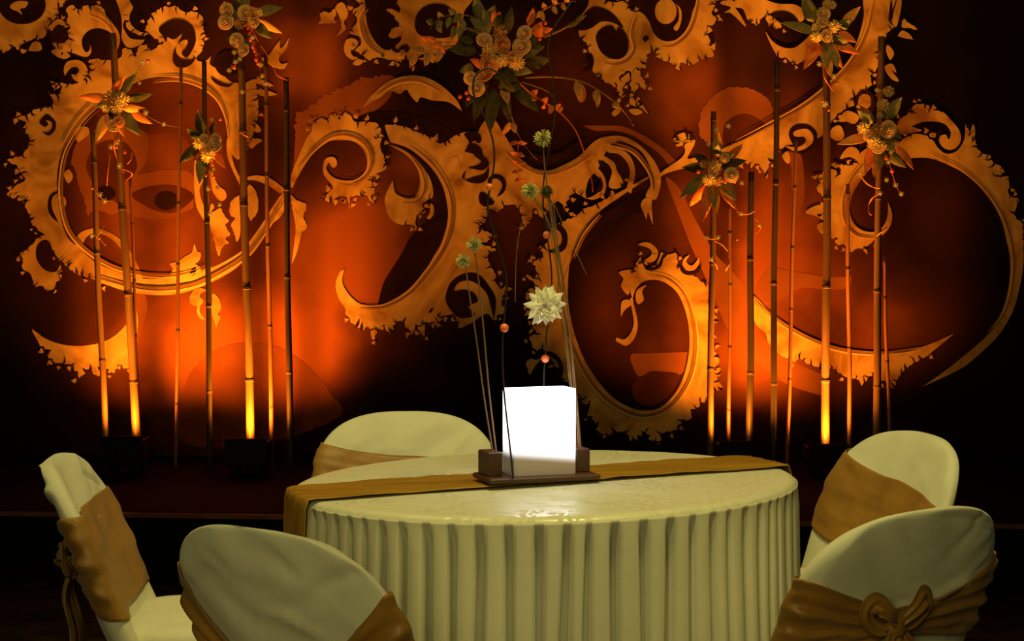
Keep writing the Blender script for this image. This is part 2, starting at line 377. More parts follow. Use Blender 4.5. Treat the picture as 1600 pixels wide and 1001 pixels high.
# --- left great ring and its neighbours
paint('painted_scroll', 'gold',
 '-40,-20 105,-20 106,0 ~3 98,8 90,16 92,26 84,32 76,38 74,50 70,58 60,62 48,63 40,66 33,70 28,78 22,72 14,78 6,82 -5,76 ~0 -40,70',
 '228,44 ~4 236,26 246,14 258,10 266,12 276,10 282,14 292,20 304,18 312,22 ~0 318,30 ~4 314,44 324,54 316,62 318,72 312,82 308,94 ~0 320,96 330,88| 328,100 340,108 352,120 362,128 380,130 400,130| ~2 404,170 398,200 385,235 ~0 372,250| 362,240 357,215 356,195 350,175 338,152 320,137 300,127 270,121 240,121 215,128 190,142| 180,120 176,100 190,88 192,76 ~5 204,78 212,88 218,74 228,70 236,80 246,72 ~0 252,66 ~4 240,58',
 '190,142| 170,152 150,168 130,188 112,212 100,232 92,256 89,285 91,310 94,335 100,358 108,374 122,386 140,402 156,413 180,423 205,431 225,435 255,435 290,431 320,422 350,409 378,391 395,370 412,346 428,320 442,300| 450,312 440,336 425,350 412,364 396,390 372,416 350,431 330,441 310,450 280,459 250,461 222,459 195,454 165,444 ~3 145,436 120,427 100,412 88,400 ~0 84,388 80,378 72,368 62,360 ~4 50,346 44,330 38,318 24,310 10,303 22,294 34,284 40,278 30,266 22,256 12,250 26,244 36,240 46,226 44,212 36,200 40,190 25,183 44,178 58,170 74,168 84,160 76,146 92,148 98,134 76,128 100,130 118,130 136,120 142,104 140,94 152,92 168,94 ~0 178,98',
 '112,8 ~3 122,14 132,9 140,8 148,10 155,8 162,14 ~0 166,24 174,34 182,44 187,56 187,68 182,82| 178,80 181,66 176,54 166,47 154,44 142,46 132,54 128,64 130,76 136,82 141,76 141,70| 143,80 138,88 128,88 112,82 ~2 98,80 86,74 82,66 92,68 102,66 108,60 106,50 110,42 104,34 106,24 104,14 ~0',
 '180,-10 200,-10 203,2 208,12 203,22 203,34 210,44 220,50 232,52 ~2 226,56 214,54 204,48 197,40 196,30 ~0 192,40 196,50 204,60 216,62 226,62| 222,68 210,74 200,74 194,68 190,58 191,44 190,28 186,12',
 '118,384 122,367 135,359 152,356 172,363 190,376 206,396 216,416 224,436| 212,434 206,418 196,400 182,380 166,368 150,364 138,368 131,378 130,392 140,404 160,414| 150,414 130,398',
 '88,384 86,372 78,368 66,368 56,374 ~3 48,384 42,390 34,394 26,406 36,408 34,418 44,424 50,434 56,448 66,445 72,453 84,450 88,440 96,436 96,420 ~0 94,414 88,424 76,424 66,418 58,406 56,392 60,380 70,374 78,378 82,390| 88,392',
 '50,515 56,518 70,528 90,536 115,540 145,538 170,530 190,515 204,495 212,480| 216,500 212,540 ~6 207,570 196,576 188,568 180,580 172,582 165,575 155,588 145,580 136,575 125,590 115,570 100,568 88,565 75,555 80,545 68,544 58,530',
 '356,215 355,240 362,262 376,292| 376,280 366,258 362,235 372,226')
paint('painted_leaf', 'gold',
 '17,8 28,2 44,3 40,12 32,14 35,23 28,18 18,14',
 '78,46 82,36 92,30 102,34 100,40 92,38 86,42 82,48',
 '80,80 92,76 105,82 110,88 102,92 92,90 86,86', '45,78 52,66 62,66 66,76 60,80 50,80',
 '305,250 303,275 304,300 308,325 320,346| 322,330 315,312 312,295 318,282| 312,262',
 '~2 330,318 335,325 330,332 345,325 350,335 358,345 352,352 360,365 352,372 358,380 348,385 343,400 341,398 336,380 330,358 328,340',
 '328,265 330,285 336,305 346,314 354,308 352,298 344,292 338,284 332,268',
 '~2 388,290 398,295 402,305 404,320 400,335 392,345| ~0 386,330', '~2 360,318 366,310 374,305| ~0 376,360 370,378 ~2 366,365 362,350 368,340 360,335',
 '250,436 265,428 270,420 266,412 278,408 290,400 300,394 304,380| 308,392 314,395 312,406 302,414 292,420 288,434',
 '290,432 290,418 300,412 312,416 314,428 306,438 296,440',
 '312,450 300,456 296,468 300,476 308,478 308,488 314,498 322,500| 314,490 312,480 318,470 312,462 318,456 330,454',
 '332,458 342,466 346,482 340,490 345,495 340,505 338,512 334,498 328,486 332,472',
 '385,168 396,166 404,172 402,182 396,188 404,196 408,205 398,206 390,195 384,182', '384,205 392,220 402,216 410,220 400,226 394,232 386,226',
 '382,150 400,147 415,151 434,148| 420,142 400,140 384,142', '382,132 400,130 416,136 428,134| 414,126 396,124',
 '388,276 405,274 425,280 446,296| 438,302 420,290 400,282 388,281', '408,92 420,86 430,72 438,62| 438,76 446,68 452,58| 448,76 436,90 440,100 450,98| 444,108 430,106 420,100',
 '~2 455,305 465,314 478,318 478,326 474,338 479,350 476,360 472,362 ~0 468,380 462,400 456,412| 460,380 462,355 458,330',
 '120,200 136,198 140,208 132,216 122,222 118,212', '100,272 108,264 114,274 112,282 106,286')
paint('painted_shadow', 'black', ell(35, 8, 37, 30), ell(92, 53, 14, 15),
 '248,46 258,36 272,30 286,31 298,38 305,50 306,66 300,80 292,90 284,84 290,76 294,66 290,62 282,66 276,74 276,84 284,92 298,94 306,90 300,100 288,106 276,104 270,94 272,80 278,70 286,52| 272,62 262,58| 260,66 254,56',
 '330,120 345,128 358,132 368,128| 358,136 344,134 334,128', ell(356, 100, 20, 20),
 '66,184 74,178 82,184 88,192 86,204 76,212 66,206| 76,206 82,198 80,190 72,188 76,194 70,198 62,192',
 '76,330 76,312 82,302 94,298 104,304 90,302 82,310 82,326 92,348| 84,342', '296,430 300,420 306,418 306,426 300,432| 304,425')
paint('painted_leaf', 'gold', '17,8 28,2 44,3 40,12 32,14 35,23 28,18 18,14', '78,46 82,36 92,30 102,34 100,40 92,38 86,42 82,48',
 '100,108 104,98 114,94 126,95 134,102 138,114 132,124 122,128 114,122 112,116| 120,116 124,110 120,105 112,106 106,112 102,118',
 '88,322 86,312 92,306 101,308 104,318 98,327 92,324| 98,318 95,312 90,316 91,326 96,345| 90,338')

# --- middle scrolls
paint('painted_scroll', 'gold',
 '455,275 462,255 472,232 480,215 486,205 ~2 490,192 502,185 510,187 522,177 530,187 537,176 547,180 555,190 570,190 587,192 597,200 588,216 600,212 597,225 605,237 610,245 600,250 607,262 592,270 585,275 580,282 585,292 585,300 580,307 586,319 577,312 574,305 562,305 550,307 546,317 547,327 544,312 535,306 525,310 515,316 507,312 502,309 515,300 520,292 ~0 515,285 506,272 505,260 507,251 512,246 520,245 526,250 526,259 520,262 516,257| 514,254 510,262 515,272 525,279 540,282 555,281 565,275 572,265 574,252 571,240 565,230 555,222 542,219 527,219 512,221 497,230 487,242 475,260 465,277 456,294',
 '602,197 ~3 617,195 637,199 660,209 675,215 683,211 681,222 694,223 708,214 720,208 ~0 738,206 768,214 790,250 805,285 800,318| ~4 790,322 775,330 762,326 760,340 748,356 762,362 770,372 750,381 774,388 764,396 763,406 772,426 774,440 782,452 790,446 784,470 790,482 780,493 772,500 ~0 762,490 750,495 735,505 716,512 ~4 712,495 706,490 697,492 682,496 670,487 684,500 677,512 667,502 662,525 650,507 645,521 635,510 625,500 615,508 610,520 598,506 592,516 583,530 575,510 566,515 557,510 552,505 540,491 ~0 540,482 530,467 525,450 526,437 532,424 538,420| 535,435 537,447 550,465 565,475 587,477 612,471 637,455 660,430 678,400 688,383 696,360 700,337 698,315 692,292 680,270 662,250 637,231 610,222|',
 '610,227 625,232 642,242 657,257 670,275 676,292 676,307 ~2 667,312 660,320 665,330 657,340 650,342 651,355 649,360 645,352 637,350 627,351 ~0 617,347 607,337 602,322 602,307 607,295 614,282| 617,300 627,307 640,310 650,305 656,290 655,272 647,255 632,240 617,231',
 '568,168 578,152 588,142 602,130 620,122 645,118 668,122 690,134 704,146 716,160 722,174| 702,160 676,157 657,152 652,160 642,150 635,140 625,147 610,142 595,152 580,160',
 '768,182 784,204 800,230 815,250 835,263 858,266 880,258 905,244 925,224 940,216 955,225 945,240 935,262 920,280 915,300 916,310| ~4 900,302 888,310 882,326 876,316 866,318 856,330 846,343 836,325 828,345 820,358 816,338 806,320 ~0 790,318 770,290 756,250 746,218 752,196',
 '935,217 962,212 982,216 1000,227 1015,242 1027,260 1032,277 1031,295 1025,312| 1010,310 1010,302 1017,287 1018,272 1012,252 1000,235 982,225 965,221 950,226',
 '948,228 970,232 985,245 992,265 990,285 986,302| 979,297 982,282 984,265 977,250 965,240 950,238',
 '935,242 947,245 960,255 964,267 972,280 ~2 972,290 960,295 951,290 ~0 954,277 956,267 950,256 938,252',
 '928,258 942,272 947,290 942,305 927,312 915,310| 925,307 937,297 937,280 926,268',
 '1016,277 995,290 965,310 937,330 915,355 900,382 890,412 887,450 888,475 895,512 910,555 932,592 957,620 982,635 1005,641 1030,637 1050,620 1065,595 1075,560 1077,525 1072,490 1060,460 1045,445 1030,438 1015,437 1003,441 993,452 988,467| 984,450 988,430 ~3 990,418 1000,402 1004,410 1014,416 1026,412 1034,394 1044,398 1056,394 1060,412 1070,424 1082,428 1096,440 1106,446 ~0 1107,480 ~6 1122,497 1113,510 1112,540 1124,566 1116,572 1126,586 1120,592 1127,606 1112,616 1100,626 ~8 1085,638 1076,655 1062,660 1050,672 1037,676 1025,696 1010,676 990,686 970,672 955,676 940,677 930,660 922,652 915,640 ~4 905,615 895,600 880,595 878,580 ~0 868,570 ~4 850,545 836,545 828,525 846,522 832,512 836,497 828,486 822,457 836,445 822,430 842,434 834,408 850,400 842,387 856,376 ~0 862,356 878,346 ~3 897,340 912,327 930,319 955,307 ~0 990,288 1010,277',
 '1016,290 1032,270 1050,257 1063,248 1070,238 1068,228 ~2 1058,228 1052,218 1060,210 1070,208 1080,212 1086,222 ~0 1080,235 1074,248 1088,246| 1090,258 1060,265 1035,274')
paint('painted_leaf', 'gold', '672,318 678,322 678,334 672,342 667,340 672,332', '~2 524,12 528,20 534,36 530,50 526,56 532,54 540,46 538,34 544,24 540,10 534,4', '~2 498,38 502,30 500,22 508,18 516,20 522,14 526,22 522,30 526,36 516,37 508,36',
 '538,72 542,62 552,60 560,66 556,74 548,80 552,88 560,90 552,94 542,88 538,80', '552,98 560,92 568,96 562,102 554,102',
 '988,465 990,475 995,495 996,512 990,530 977,540 962,532| 963,527 975,530 985,520 990,505 987,482 984,468', '967,425 985,421 990,425 985,445 982,460 975,455 970,445 974,435', '972,470 982,468 986,476 978,482 972,490 970,495 970,480',
 '1010,445 1003,455 1006,468 997,475 993,465 996,452', '997,382 1010,378 1022,384 1028,394 1024,406 1014,410 1006,406| 1016,400 1018,392 1010,386',
 '1066,412 1070,402 1078,398| 1072,408 1080,415 1088,408 1091,402| 1092,412 1084,422 1072,422', '848,557 838,562 830,560 822,566 824,575 828,585 836,572',
 '902,130 912,134 916,150 910,160 904,158 900,145', '930,145 938,150 934,168 930,160', '956,176 966,168 970,174 960,182', '982,172 996,170 1004,176 992,180',
 '1007,310 1001,320 1005,331 1010,343| 1012,331 1016,340 1020,352| 1019,336 1018,320 1018,310', '~2 700,250 712,244 718,256 710,264 702,260')
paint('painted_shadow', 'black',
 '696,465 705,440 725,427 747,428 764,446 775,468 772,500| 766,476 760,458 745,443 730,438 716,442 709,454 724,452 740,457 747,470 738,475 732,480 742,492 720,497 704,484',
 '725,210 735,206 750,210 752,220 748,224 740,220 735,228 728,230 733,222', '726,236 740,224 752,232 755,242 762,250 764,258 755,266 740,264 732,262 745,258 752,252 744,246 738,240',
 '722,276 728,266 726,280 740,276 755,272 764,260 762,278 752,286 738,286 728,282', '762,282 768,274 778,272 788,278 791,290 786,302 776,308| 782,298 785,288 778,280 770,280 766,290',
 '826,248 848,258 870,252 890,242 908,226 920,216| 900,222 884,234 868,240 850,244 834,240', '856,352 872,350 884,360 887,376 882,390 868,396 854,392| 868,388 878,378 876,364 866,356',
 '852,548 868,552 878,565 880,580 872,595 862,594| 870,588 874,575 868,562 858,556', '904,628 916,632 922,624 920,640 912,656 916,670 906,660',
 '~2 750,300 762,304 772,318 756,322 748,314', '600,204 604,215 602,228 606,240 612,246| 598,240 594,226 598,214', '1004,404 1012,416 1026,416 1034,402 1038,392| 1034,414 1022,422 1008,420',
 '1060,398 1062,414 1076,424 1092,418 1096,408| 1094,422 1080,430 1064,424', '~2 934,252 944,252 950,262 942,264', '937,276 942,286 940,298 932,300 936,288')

# --- top centre and right
paint('painted_scroll', 'gold',
 '556,-12 562,6 ~3 552,20 560,32 552,44 546,52 ~0 562,58 564,70 556,78 ~3 566,86 578,94 590,90 604,92 616,94 622,108 630,92 636,86 645,112 652,90 664,86 676,98 690,80 ~0 700,78 712,70 720,50 725,20 728,-12',
 '925,-12 ~2 945,0 960,4 972,2 982,8 986,18 1002,20 ~0 1014,34 1022,52 1032,62 1044,65 1060,60 1072,46 1080,24 1086,-12 1112,-12 ~3 1116,10 1112,22 1120,30 1114,38 1104,44 1108,56 1110,75 1115,86 1104,92 1094,94 1080,103 1064,98 1060,110 1050,98 1036,95 ~8 1024,80 1016,78 1014,92 1008,106 ~3 1000,108 ~5 1005,125 1008,140 995,130 ~0 985,112 975,113 967,122 962,136 ~4 950,130 938,122 926,112 ~0 928,95 920,82 ~3 915,68 904,52 ~0 910,30 918,10',
 '~2 965,128 975,118 984,114 996,118 1000,130 992,145 990,155 1004,165 1012,178 1000,168 986,164 984,150 986,138 980,128 972,140 976,150 970,152 964,140',
 '1125,6 ~3 1140,0 1150,2 ~0 1158,-12 1190,-2 1215,6 1240,7 1254,14| 1256,30 1248,34 1240,24 1228,18 1214,18 1200,22| ~3 1212,30 1222,42 1210,46 1200,40 1196,28 1188,30 1184,38 1172,35 1166,26 ~0 1160,14 1148,12| 1158,26 1165,42 1150,28 1140,20 1132,20 1142,12',
 '1196,50 1206,64 1222,74 1240,75 1256,64 1270,50| 1275,80 ~4 1262,88 1250,98 1238,100 1230,92 1220,92 1212,84 ~0 1204,70',
 '1352,-12 1349,25 1342,55 1330,85 1312,115 1287,140 1257,162 1225,185 1195,201 1162,217 1130,232 1110,240| 1130,248 1150,253 ~3 1165,254 1172,262 1182,256 1190,264 1198,280 1200,262 1206,250 1215,240 1226,228 ~0 1245,225 1262,220 1284,212 1300,188 ~3 1317,172 1334,166 1334,152 1350,142 1362,130 1360,120 1370,106 1376,80 1385,54 1397,42 ~0 1392,25 1398,-12',
 '1402,192 ~2 1415,180 1422,170 1432,162 1450,165 1457,172 1472,175 ~0 1485,187 1497,202 1501,215 1497,227 1487,234 1475,232 1467,222 1469,212 1477,210| 1482,218 1485,207 1477,195 1462,190 1440,191 1425,197 1408,208',
 '1402,250 1425,247 1450,247 1475,255 1507,272 1537,300 1560,335 1572,375 1578,412 1575,450 1565,485 1545,520 1512,550 1475,580 1440,604| 1500,576 1537,546 1562,520 1582,485 1592,450 1598,415 1598,380 ~4 1596,350 1586,340 1586,325 1591,312 1577,304 1577,287 1572,274 1556,276 1564,260 1550,254 1547,244 1536,242 1527,230 1521,216 1512,206 1508,192| ~0 1506,218 1494,236 1477,240 1464,230 1456,218 ~3 1440,210 1425,210 1410,218 ~0 1400,230',
 '1400,228 1380,240 1360,262 1342,285 1330,308 1328,335 1338,354 1355,362 1372,360 1383,347 1387,330 1387,316| 1393,332 1392,348 1384,362 1372,372 ~4 1350,385 1338,390 1328,393 1317,380 1307,383 1297,368 1286,364 1290,345 1278,332 1292,318 1280,300 1290,290 1276,280 1296,264 1312,272 1312,256 1328,260 1335,250 ~0 1345,238 1365,225 1385,218',
 '1176,462 1200,484 1232,507 1260,524 1290,538 1325,548 1365,551 1412,549 1450,538 1490,521| 1452,552 ~4 1422,570 1406,586 1396,606 1385,598 1372,590 1356,588 1348,600 1336,592 1318,588 1304,578 1288,576 1265,570 1250,560 1236,565 1215,550 ~0 1200,535 1196,520 1186,512 1178,500')
paint('painted_leaf', 'gold', '1402,-12 1408,0 1406,20 1400,42 1394,36 1396,18 1400,4', '~2 1408,42 1412,30 1420,36 1432,46 1418,44', '~2 1402,56 1410,48 1420,54 1426,62 1412,60', '1386,70 1394,78 1396,86 1390,94 1384,80',
 '1382,104 1394,100 1400,114 1392,110 1404,126 1396,126 1386,116', '1310,190 1320,174 1334,176 1342,184 1334,194 1322,190', '1276,292 1284,285 1286,302 1278,300', '1258,332 1272,322 1285,322 1286,343 1276,338', '1276,352 1286,348 1286,365 1280,362',
 '1296,212 1300,200 1312,196 1318,208 1316,218 1306,220', '1312,248 1322,232 1334,230 1342,238 1336,248 1326,245', '1516,215 1516,204 1520,194 1523,206 1521,216', '1222,243 1230,236 1234,246 1232,256 1226,252')
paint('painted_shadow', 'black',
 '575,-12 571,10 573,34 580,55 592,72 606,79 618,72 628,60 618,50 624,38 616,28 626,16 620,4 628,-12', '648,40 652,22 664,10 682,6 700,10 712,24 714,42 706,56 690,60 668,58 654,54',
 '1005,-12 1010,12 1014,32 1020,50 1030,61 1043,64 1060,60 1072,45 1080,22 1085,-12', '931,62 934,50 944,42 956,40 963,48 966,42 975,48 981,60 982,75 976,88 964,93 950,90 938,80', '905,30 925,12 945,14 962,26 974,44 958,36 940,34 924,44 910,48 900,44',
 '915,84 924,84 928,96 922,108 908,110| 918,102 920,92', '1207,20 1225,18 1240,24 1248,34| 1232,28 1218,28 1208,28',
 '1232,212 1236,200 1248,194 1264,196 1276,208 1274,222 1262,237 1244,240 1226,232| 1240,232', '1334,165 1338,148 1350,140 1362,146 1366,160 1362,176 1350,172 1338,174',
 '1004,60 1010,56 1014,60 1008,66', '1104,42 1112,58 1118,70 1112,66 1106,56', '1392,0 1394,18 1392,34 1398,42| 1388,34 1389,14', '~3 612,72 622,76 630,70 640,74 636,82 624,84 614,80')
paint('painted_leaf', 'gold', ell(1040, 18, 17, 20), '1052,44 1060,32 1060,16 1056,6| 1064,16 1064,34 1058,48', '1240,206 1250,202 1262,202 1270,212 1268,224 1256,233 1240,236 1225,228| 1246,230 1258,222 1256,214 1246,214 1240,212',
 '1340,160 1346,148 1358,150 1360,164 1352,170 1344,168', '~2 612,48 620,42 630,46 626,54 618,60 608,58', '~2 604,16 612,14 622,20 618,26')
fleck_mesh(fleck_in, 'black'); fleck_mesh(fleck_out, 'gold')
# --- brush lines that model the scrolls
M['light'] = mat('light_gold_paint', (.62, .36, .10), .85, .1, (.78, .48, .15), 8, 4)
def stroke(w, s, key='line', sh=0):
    P = catmull([tuple(map(float, t.split(','))) + (0,) for t in s.split()], 6); L, Rr = [], []
    if sh:
        Q = [p.copy() for p in P]
        for i, p in enumerate(P):
            t = (Q[min(i + 1, len(P) - 1)] - Q[max(i - 1, 0)]).normalized(); P[i] = p + Vector((-t.y, t.x, 0)) * sh
    for i, p in enumerate(P):
        t = (P[min(i + 1, len(P) - 1)] - P[max(i - 1, 0)]).normalized(); ww = w * math.sin(math.pi * (i + .5) / len(P)) ** .6 * .5
        L.append((p.x - t.y * ww, p.y + t.x * ww)); Rr.append((p.x + t.y * ww, p.y - t.x * ww))
    LAYER[0] += 1; n = len(L); V = [at(x, y, WY) for x, y in L + Rr]
    for p in V: p.y = WY - .0008 - LAYER[0] * 7e-5
    meshobj('painted_line', V, [(i, i + 1, n + i + 1, n + i) for i in range(n - 1)], M[key], backdrop, smooth=False)
for ww, s in ((4, '170,160 140,186 118,216 104,245 98,285 100,325 112,362 140,392 180,416 230,428 280,428 330,412'), (5, '150,430 200,444 250,450 300,444 340,426 385,396 415,355 440,315'), (3, '240,126 280,124 315,134 342,155 356,185 360,215'),
  (4, '466,262 490,232 520,212 550,212 574,228 582,252 572,276 550,288 526,286'), (4, '640,226 672,250 694,280 706,312 706,350 694,388 670,424 640,458 600,480 560,482'), (3, '640,240 660,268 664,296 652,314 630,316'),
  (5, '576,14 566,30 570,55 582,74 602,86'), (4, '996,24 988,52 992,76 980,94 962,100 944,98'), (4, '1094,-5 1086,30 1074,54 1054,70 1034,72'), (4, '1366,0 1358,40 1344,75 1322,108 1290,140 1250,170 1200,198 1150,224'),
  (4, '895,400 880,440 882,490 896,540 920,590 955,628 1000,648 1040,638 1070,604 1084,560 1084,510 1070,462 1044,436 1010,430'), (3, '1452,238 1500,262 1540,296 1568,340 1582,390 1582,440 1570,486 1544,522'), (3, '1350,255 1330,280 1318,310 1320,344 1338,366 1366,370'),
  (4, '950,222 985,232 1005,250 1020,275 1022,300'), (3, '790,235 815,258 850,272 890,262 925,240'), (3, '150,164 120,196 100,232'), (4, '1180,470 1220,502 1270,530 1320,546 1380,550 1440,542'), (3, '940,336 914,368 898,404'), (4, '590,146 620,128 656,126 690,142'), (3, '140,22 160,30 176,46 183,64')):
    stroke(ww, s); stroke(ww * .8, s, 'light', ww * 1.1)

# ---------------------------------------------------------------- bamboo poles
random.seed(5)
def pole(top, bot, Y, wpx, mkey, label, nodes, group='bamboo poles in front of the backdrop'):
    k = Y / F; a = at(*top, Y); d = at(*bot, Y); b = a + (d - a) * ((a.z - ZS) / (a.z - d.z))
    r0 = wpx * k * .5; root = empty('bamboo_pole', (b.x, b.y, ZS), label, 'bamboo pole', group)
    n = 26; L = (a - b); pts = []; rad = []
    for i in range(n + 1):
        t = i / n; wob = Vector((math.sin(t * 7 + top[0]) * .004 * (1 - t) * t * 4, 0, 0))
        pts.append(L * t + wob); rad.append(r0 * (1.06 - .22 * t))
    MB().add(*tube(pts, rad, 12)).build('culm', M[mkey], root)
    for py in nodes:
        t = (at(0, py, Y).z - b.z) / (a.z - b.z)
        if not 0 < t < 1: continue
        q = t * n; i = min(int(q), n - 1); p = pts[i].lerp(pts[i + 1], q - i); r = r0 * (1.06 - .22 * t); ax = L.normalized()
        MB().add(*tube([p - ax * .007, p - ax * .003, p, p + ax * .0035, p + ax * .008], [r * 1.01, r * 1.16, r * 1.03, r * 1.20, r * 1.01], 12)).build('node', M['node'], root)
    return root
PY = 8.42
pole((145, 205), (164, 680), PY, 10, 'bamboo', 'pale bamboo pole at far left end, first pole of the left cluster', [253, 395, 563])
pole((176, 52), (213, 680), PY + .03, 13, 'bamboo', 'thick bamboo pole behind the leftmost flower bunch, glowing yellow at its foot', [326, 460, 597, 140])
pole((203, 276), (219, 680), PY + .10, 5, 'bamboo_thin', 'thin bamboo cane just right of the thick pole under the leftmost flower bunch', [350, 438, 524])
pole((283, 104), (275, 690), PY + .05, 6, 'bamboo_thin', 'slender bamboo cane standing alone between the two left flower bunches', [162, 318, 413, 516, 631])
pole((319, 96), (328, 690), PY - .02, 9, 'bamboo_dark', 'dark smoked bamboo pole behind the small second flower bunch from the left', [347, 478, 612])
pole((377, 86), (391, 682), PY, 13, 'bamboo', 'thick bamboo pole under the hanging berry bunch, brightest at its foot, left half', [320, 450, 594, 205])
pole((415, 82), (424, 690), PY + .06, 7, 'bamboo_thin', 'thin bamboo cane second from right in the left cluster', [164, 274, 384, 510, 636])
pole((447, 121), (453, 695), PY, 10, 'bamboo_dark', 'dark bamboo pole at the right end of the left cluster', [172, 296, 433, 582])
pole((1115, 174), (1110, 695), PY, 10, 'bamboo', 'bamboo pole behind the low flower bunch, first pole of the right cluster', [187, 576, 412])
pole((1141, 312), (1139, 690), PY + .07, 6, 'bamboo_thin', 'thin bamboo cane between the first two thick poles of the right cluster', [364, 445, 542, 641])
pole((1174, 268), (1171, 690), PY + .02, 11, 'bamboo_dark', 'short dark-topped bamboo pole third from left in the right cluster', [405, 583])
pole((1214, 97), (1208, 700), PY, 10, 'bamboo_dark', 'tall dark bamboo pole with bare top right of the low flower bunch', [140, 287, 443, 600])
pole((1244, 220), (1230, 700), PY + .05, 6, 'bamboo_thin', 'slender leaning bamboo cane beside the thick glowing pole in the right cluster', [293, 387, 484, 593])
pole((1292, 20), (1290, 692), PY - .01, 13, 'bamboo', 'thick bamboo pole under the top right flower bunch, glowing yellow at its foot', [309, 448, 595, 165])
pole((1325, 287), (1327, 700), PY + .04, 7, 'bamboo_thin', 'thin short bamboo cane left of the pole with the rightmost flower bunch', [303, 420, 544])
pole((1377, 57), (1369, 700), PY, 12, 'bamboo', 'tall bamboo pole behind the rightmost flower bunch', [310, 455, 604, 140])
pole((1382, 400), (1390, 700), PY + .07, 6, 'bamboo_thin', 'thin bamboo cane touching the right side of the rightmost tall pole', [465, 565])

# ---------------------------------------------------------------- floodlights at the feet of the poles
def flood(px, ytop, w, energy, label, aim=(0, .52, 1.0), size=118, Y=8.27, core=210, lean=0):
    p = at(px, ytop, Y); ww = w * Y / F; h = p.z - ZS
    root = empty('floodlight', (p.x, Y, ZS), label, 'floodlight', 'floodlights at the feet of the bamboo')
    m = MB(); t = .012
    hh = h - .05
    for c, s in (((0, -.085, .05 + hh / 2), (ww, t, hh)), ((0, .085, .05 + hh / 2 - .02), (ww, t, hh - .04)), ((-ww / 2 + t / 2, 0, .05 + hh / 2 - .01), (t, .16, hh - .02)), ((ww / 2 - t / 2, 0, .05 + hh / 2 - .01), (t, .16, hh - .02)), ((0, 0, .06), (ww, .16, .02))):
        m.add(*box(c, s, 0, .003))
    m.build('housing', M['housing'], root, smooth=False)
    MB().add(*box((0, 0, h - .055), (ww - .03, .14, .012), 0, .003)).build('lens', M['glass'], root, smooth=False)['label'] = 'glowing amber lens'
    MB().add(*box((-ww * .3, 0, .025), (.03, .14, .05), 0, .004)).build('foot', M['housing'], root, smooth=False)
    MB().add(*box((ww * .3, 0, .025), (.03, .14, .05), 0, .004)).build('foot', M['housing'], root, smooth=False)
    l = lamp('SPOT', 'flood_beam', (p.x, Y, ZS + h - .03), Vector((p.x, Y, ZS + h)) + Vector(aim), energy, (1, .30, .015), spot_size=R(size), spot_blend=.85, shadow_soft_size=.04)
    lamp('SPOT', 'flood_core', (p.x, Y + .02, ZS + h - .03), (p.x + lean, Y + .14, ZS + h + 2), core, (1, .34, .03), spot_size=R(46), spot_blend=.8, shadow_soft_size=.03)
    return root
flood(196, 678, 66, 105, 'black floodlight box at the foot of the leftmost thick pole')
flood(388, 682, 66, 145, 'black floodlight box at the foot of the thick pole left of the far chair', core=230, lean=-.12)
flood(1146, 685, 50, 92, 'black floodlight box at the feet of the poles just right of the table', lean=-.05)
flood(1290, 690, 62, 98, 'black floodlight box at the foot of the thick pole near the far right chair', core=300, lean=.10)

# ---------------------------------------------------------------- flowers
def leafmesh(base, tip, width, fold=.18, curl=.12, nrm=None, n=7):
    base, tip = Vector(base), Vector(tip); ax = tip - base; L = ax.length; ax /= L
    nr = Vector(nrm) if nrm is not None else Vector((rnd(-.4, .4), -1, rnd(-.75, .45)))
    nr = (nr - ax * nr.dot(ax)).normalized(); sd = ax.cross(nr); v = []; f = []
    for i in range(n + 1):
        t = i / n; wd = width * (math.sin(math.pi * min(1, t ** .75)) ** .9) * .5 + (.0006 if 0 < i < n else 0)
        c = base + ax * (L * t) - nr * (curl * L * (t * t)) + nr * curl * L * .5 * t
        v += [c + sd * wd + nr * wd * fold * 2, c, c - sd * wd + nr * wd * fold * 2]
    for i in range(n):
        for j in range(2): a = i * 3 + j; f.append((a, a + 1, a + 4, a + 3))
    return v, f
def solid(o, t=.0012):
    md = o.modifiers.new('thickness', 'SOLIDIFY'); md.thickness = t; return o
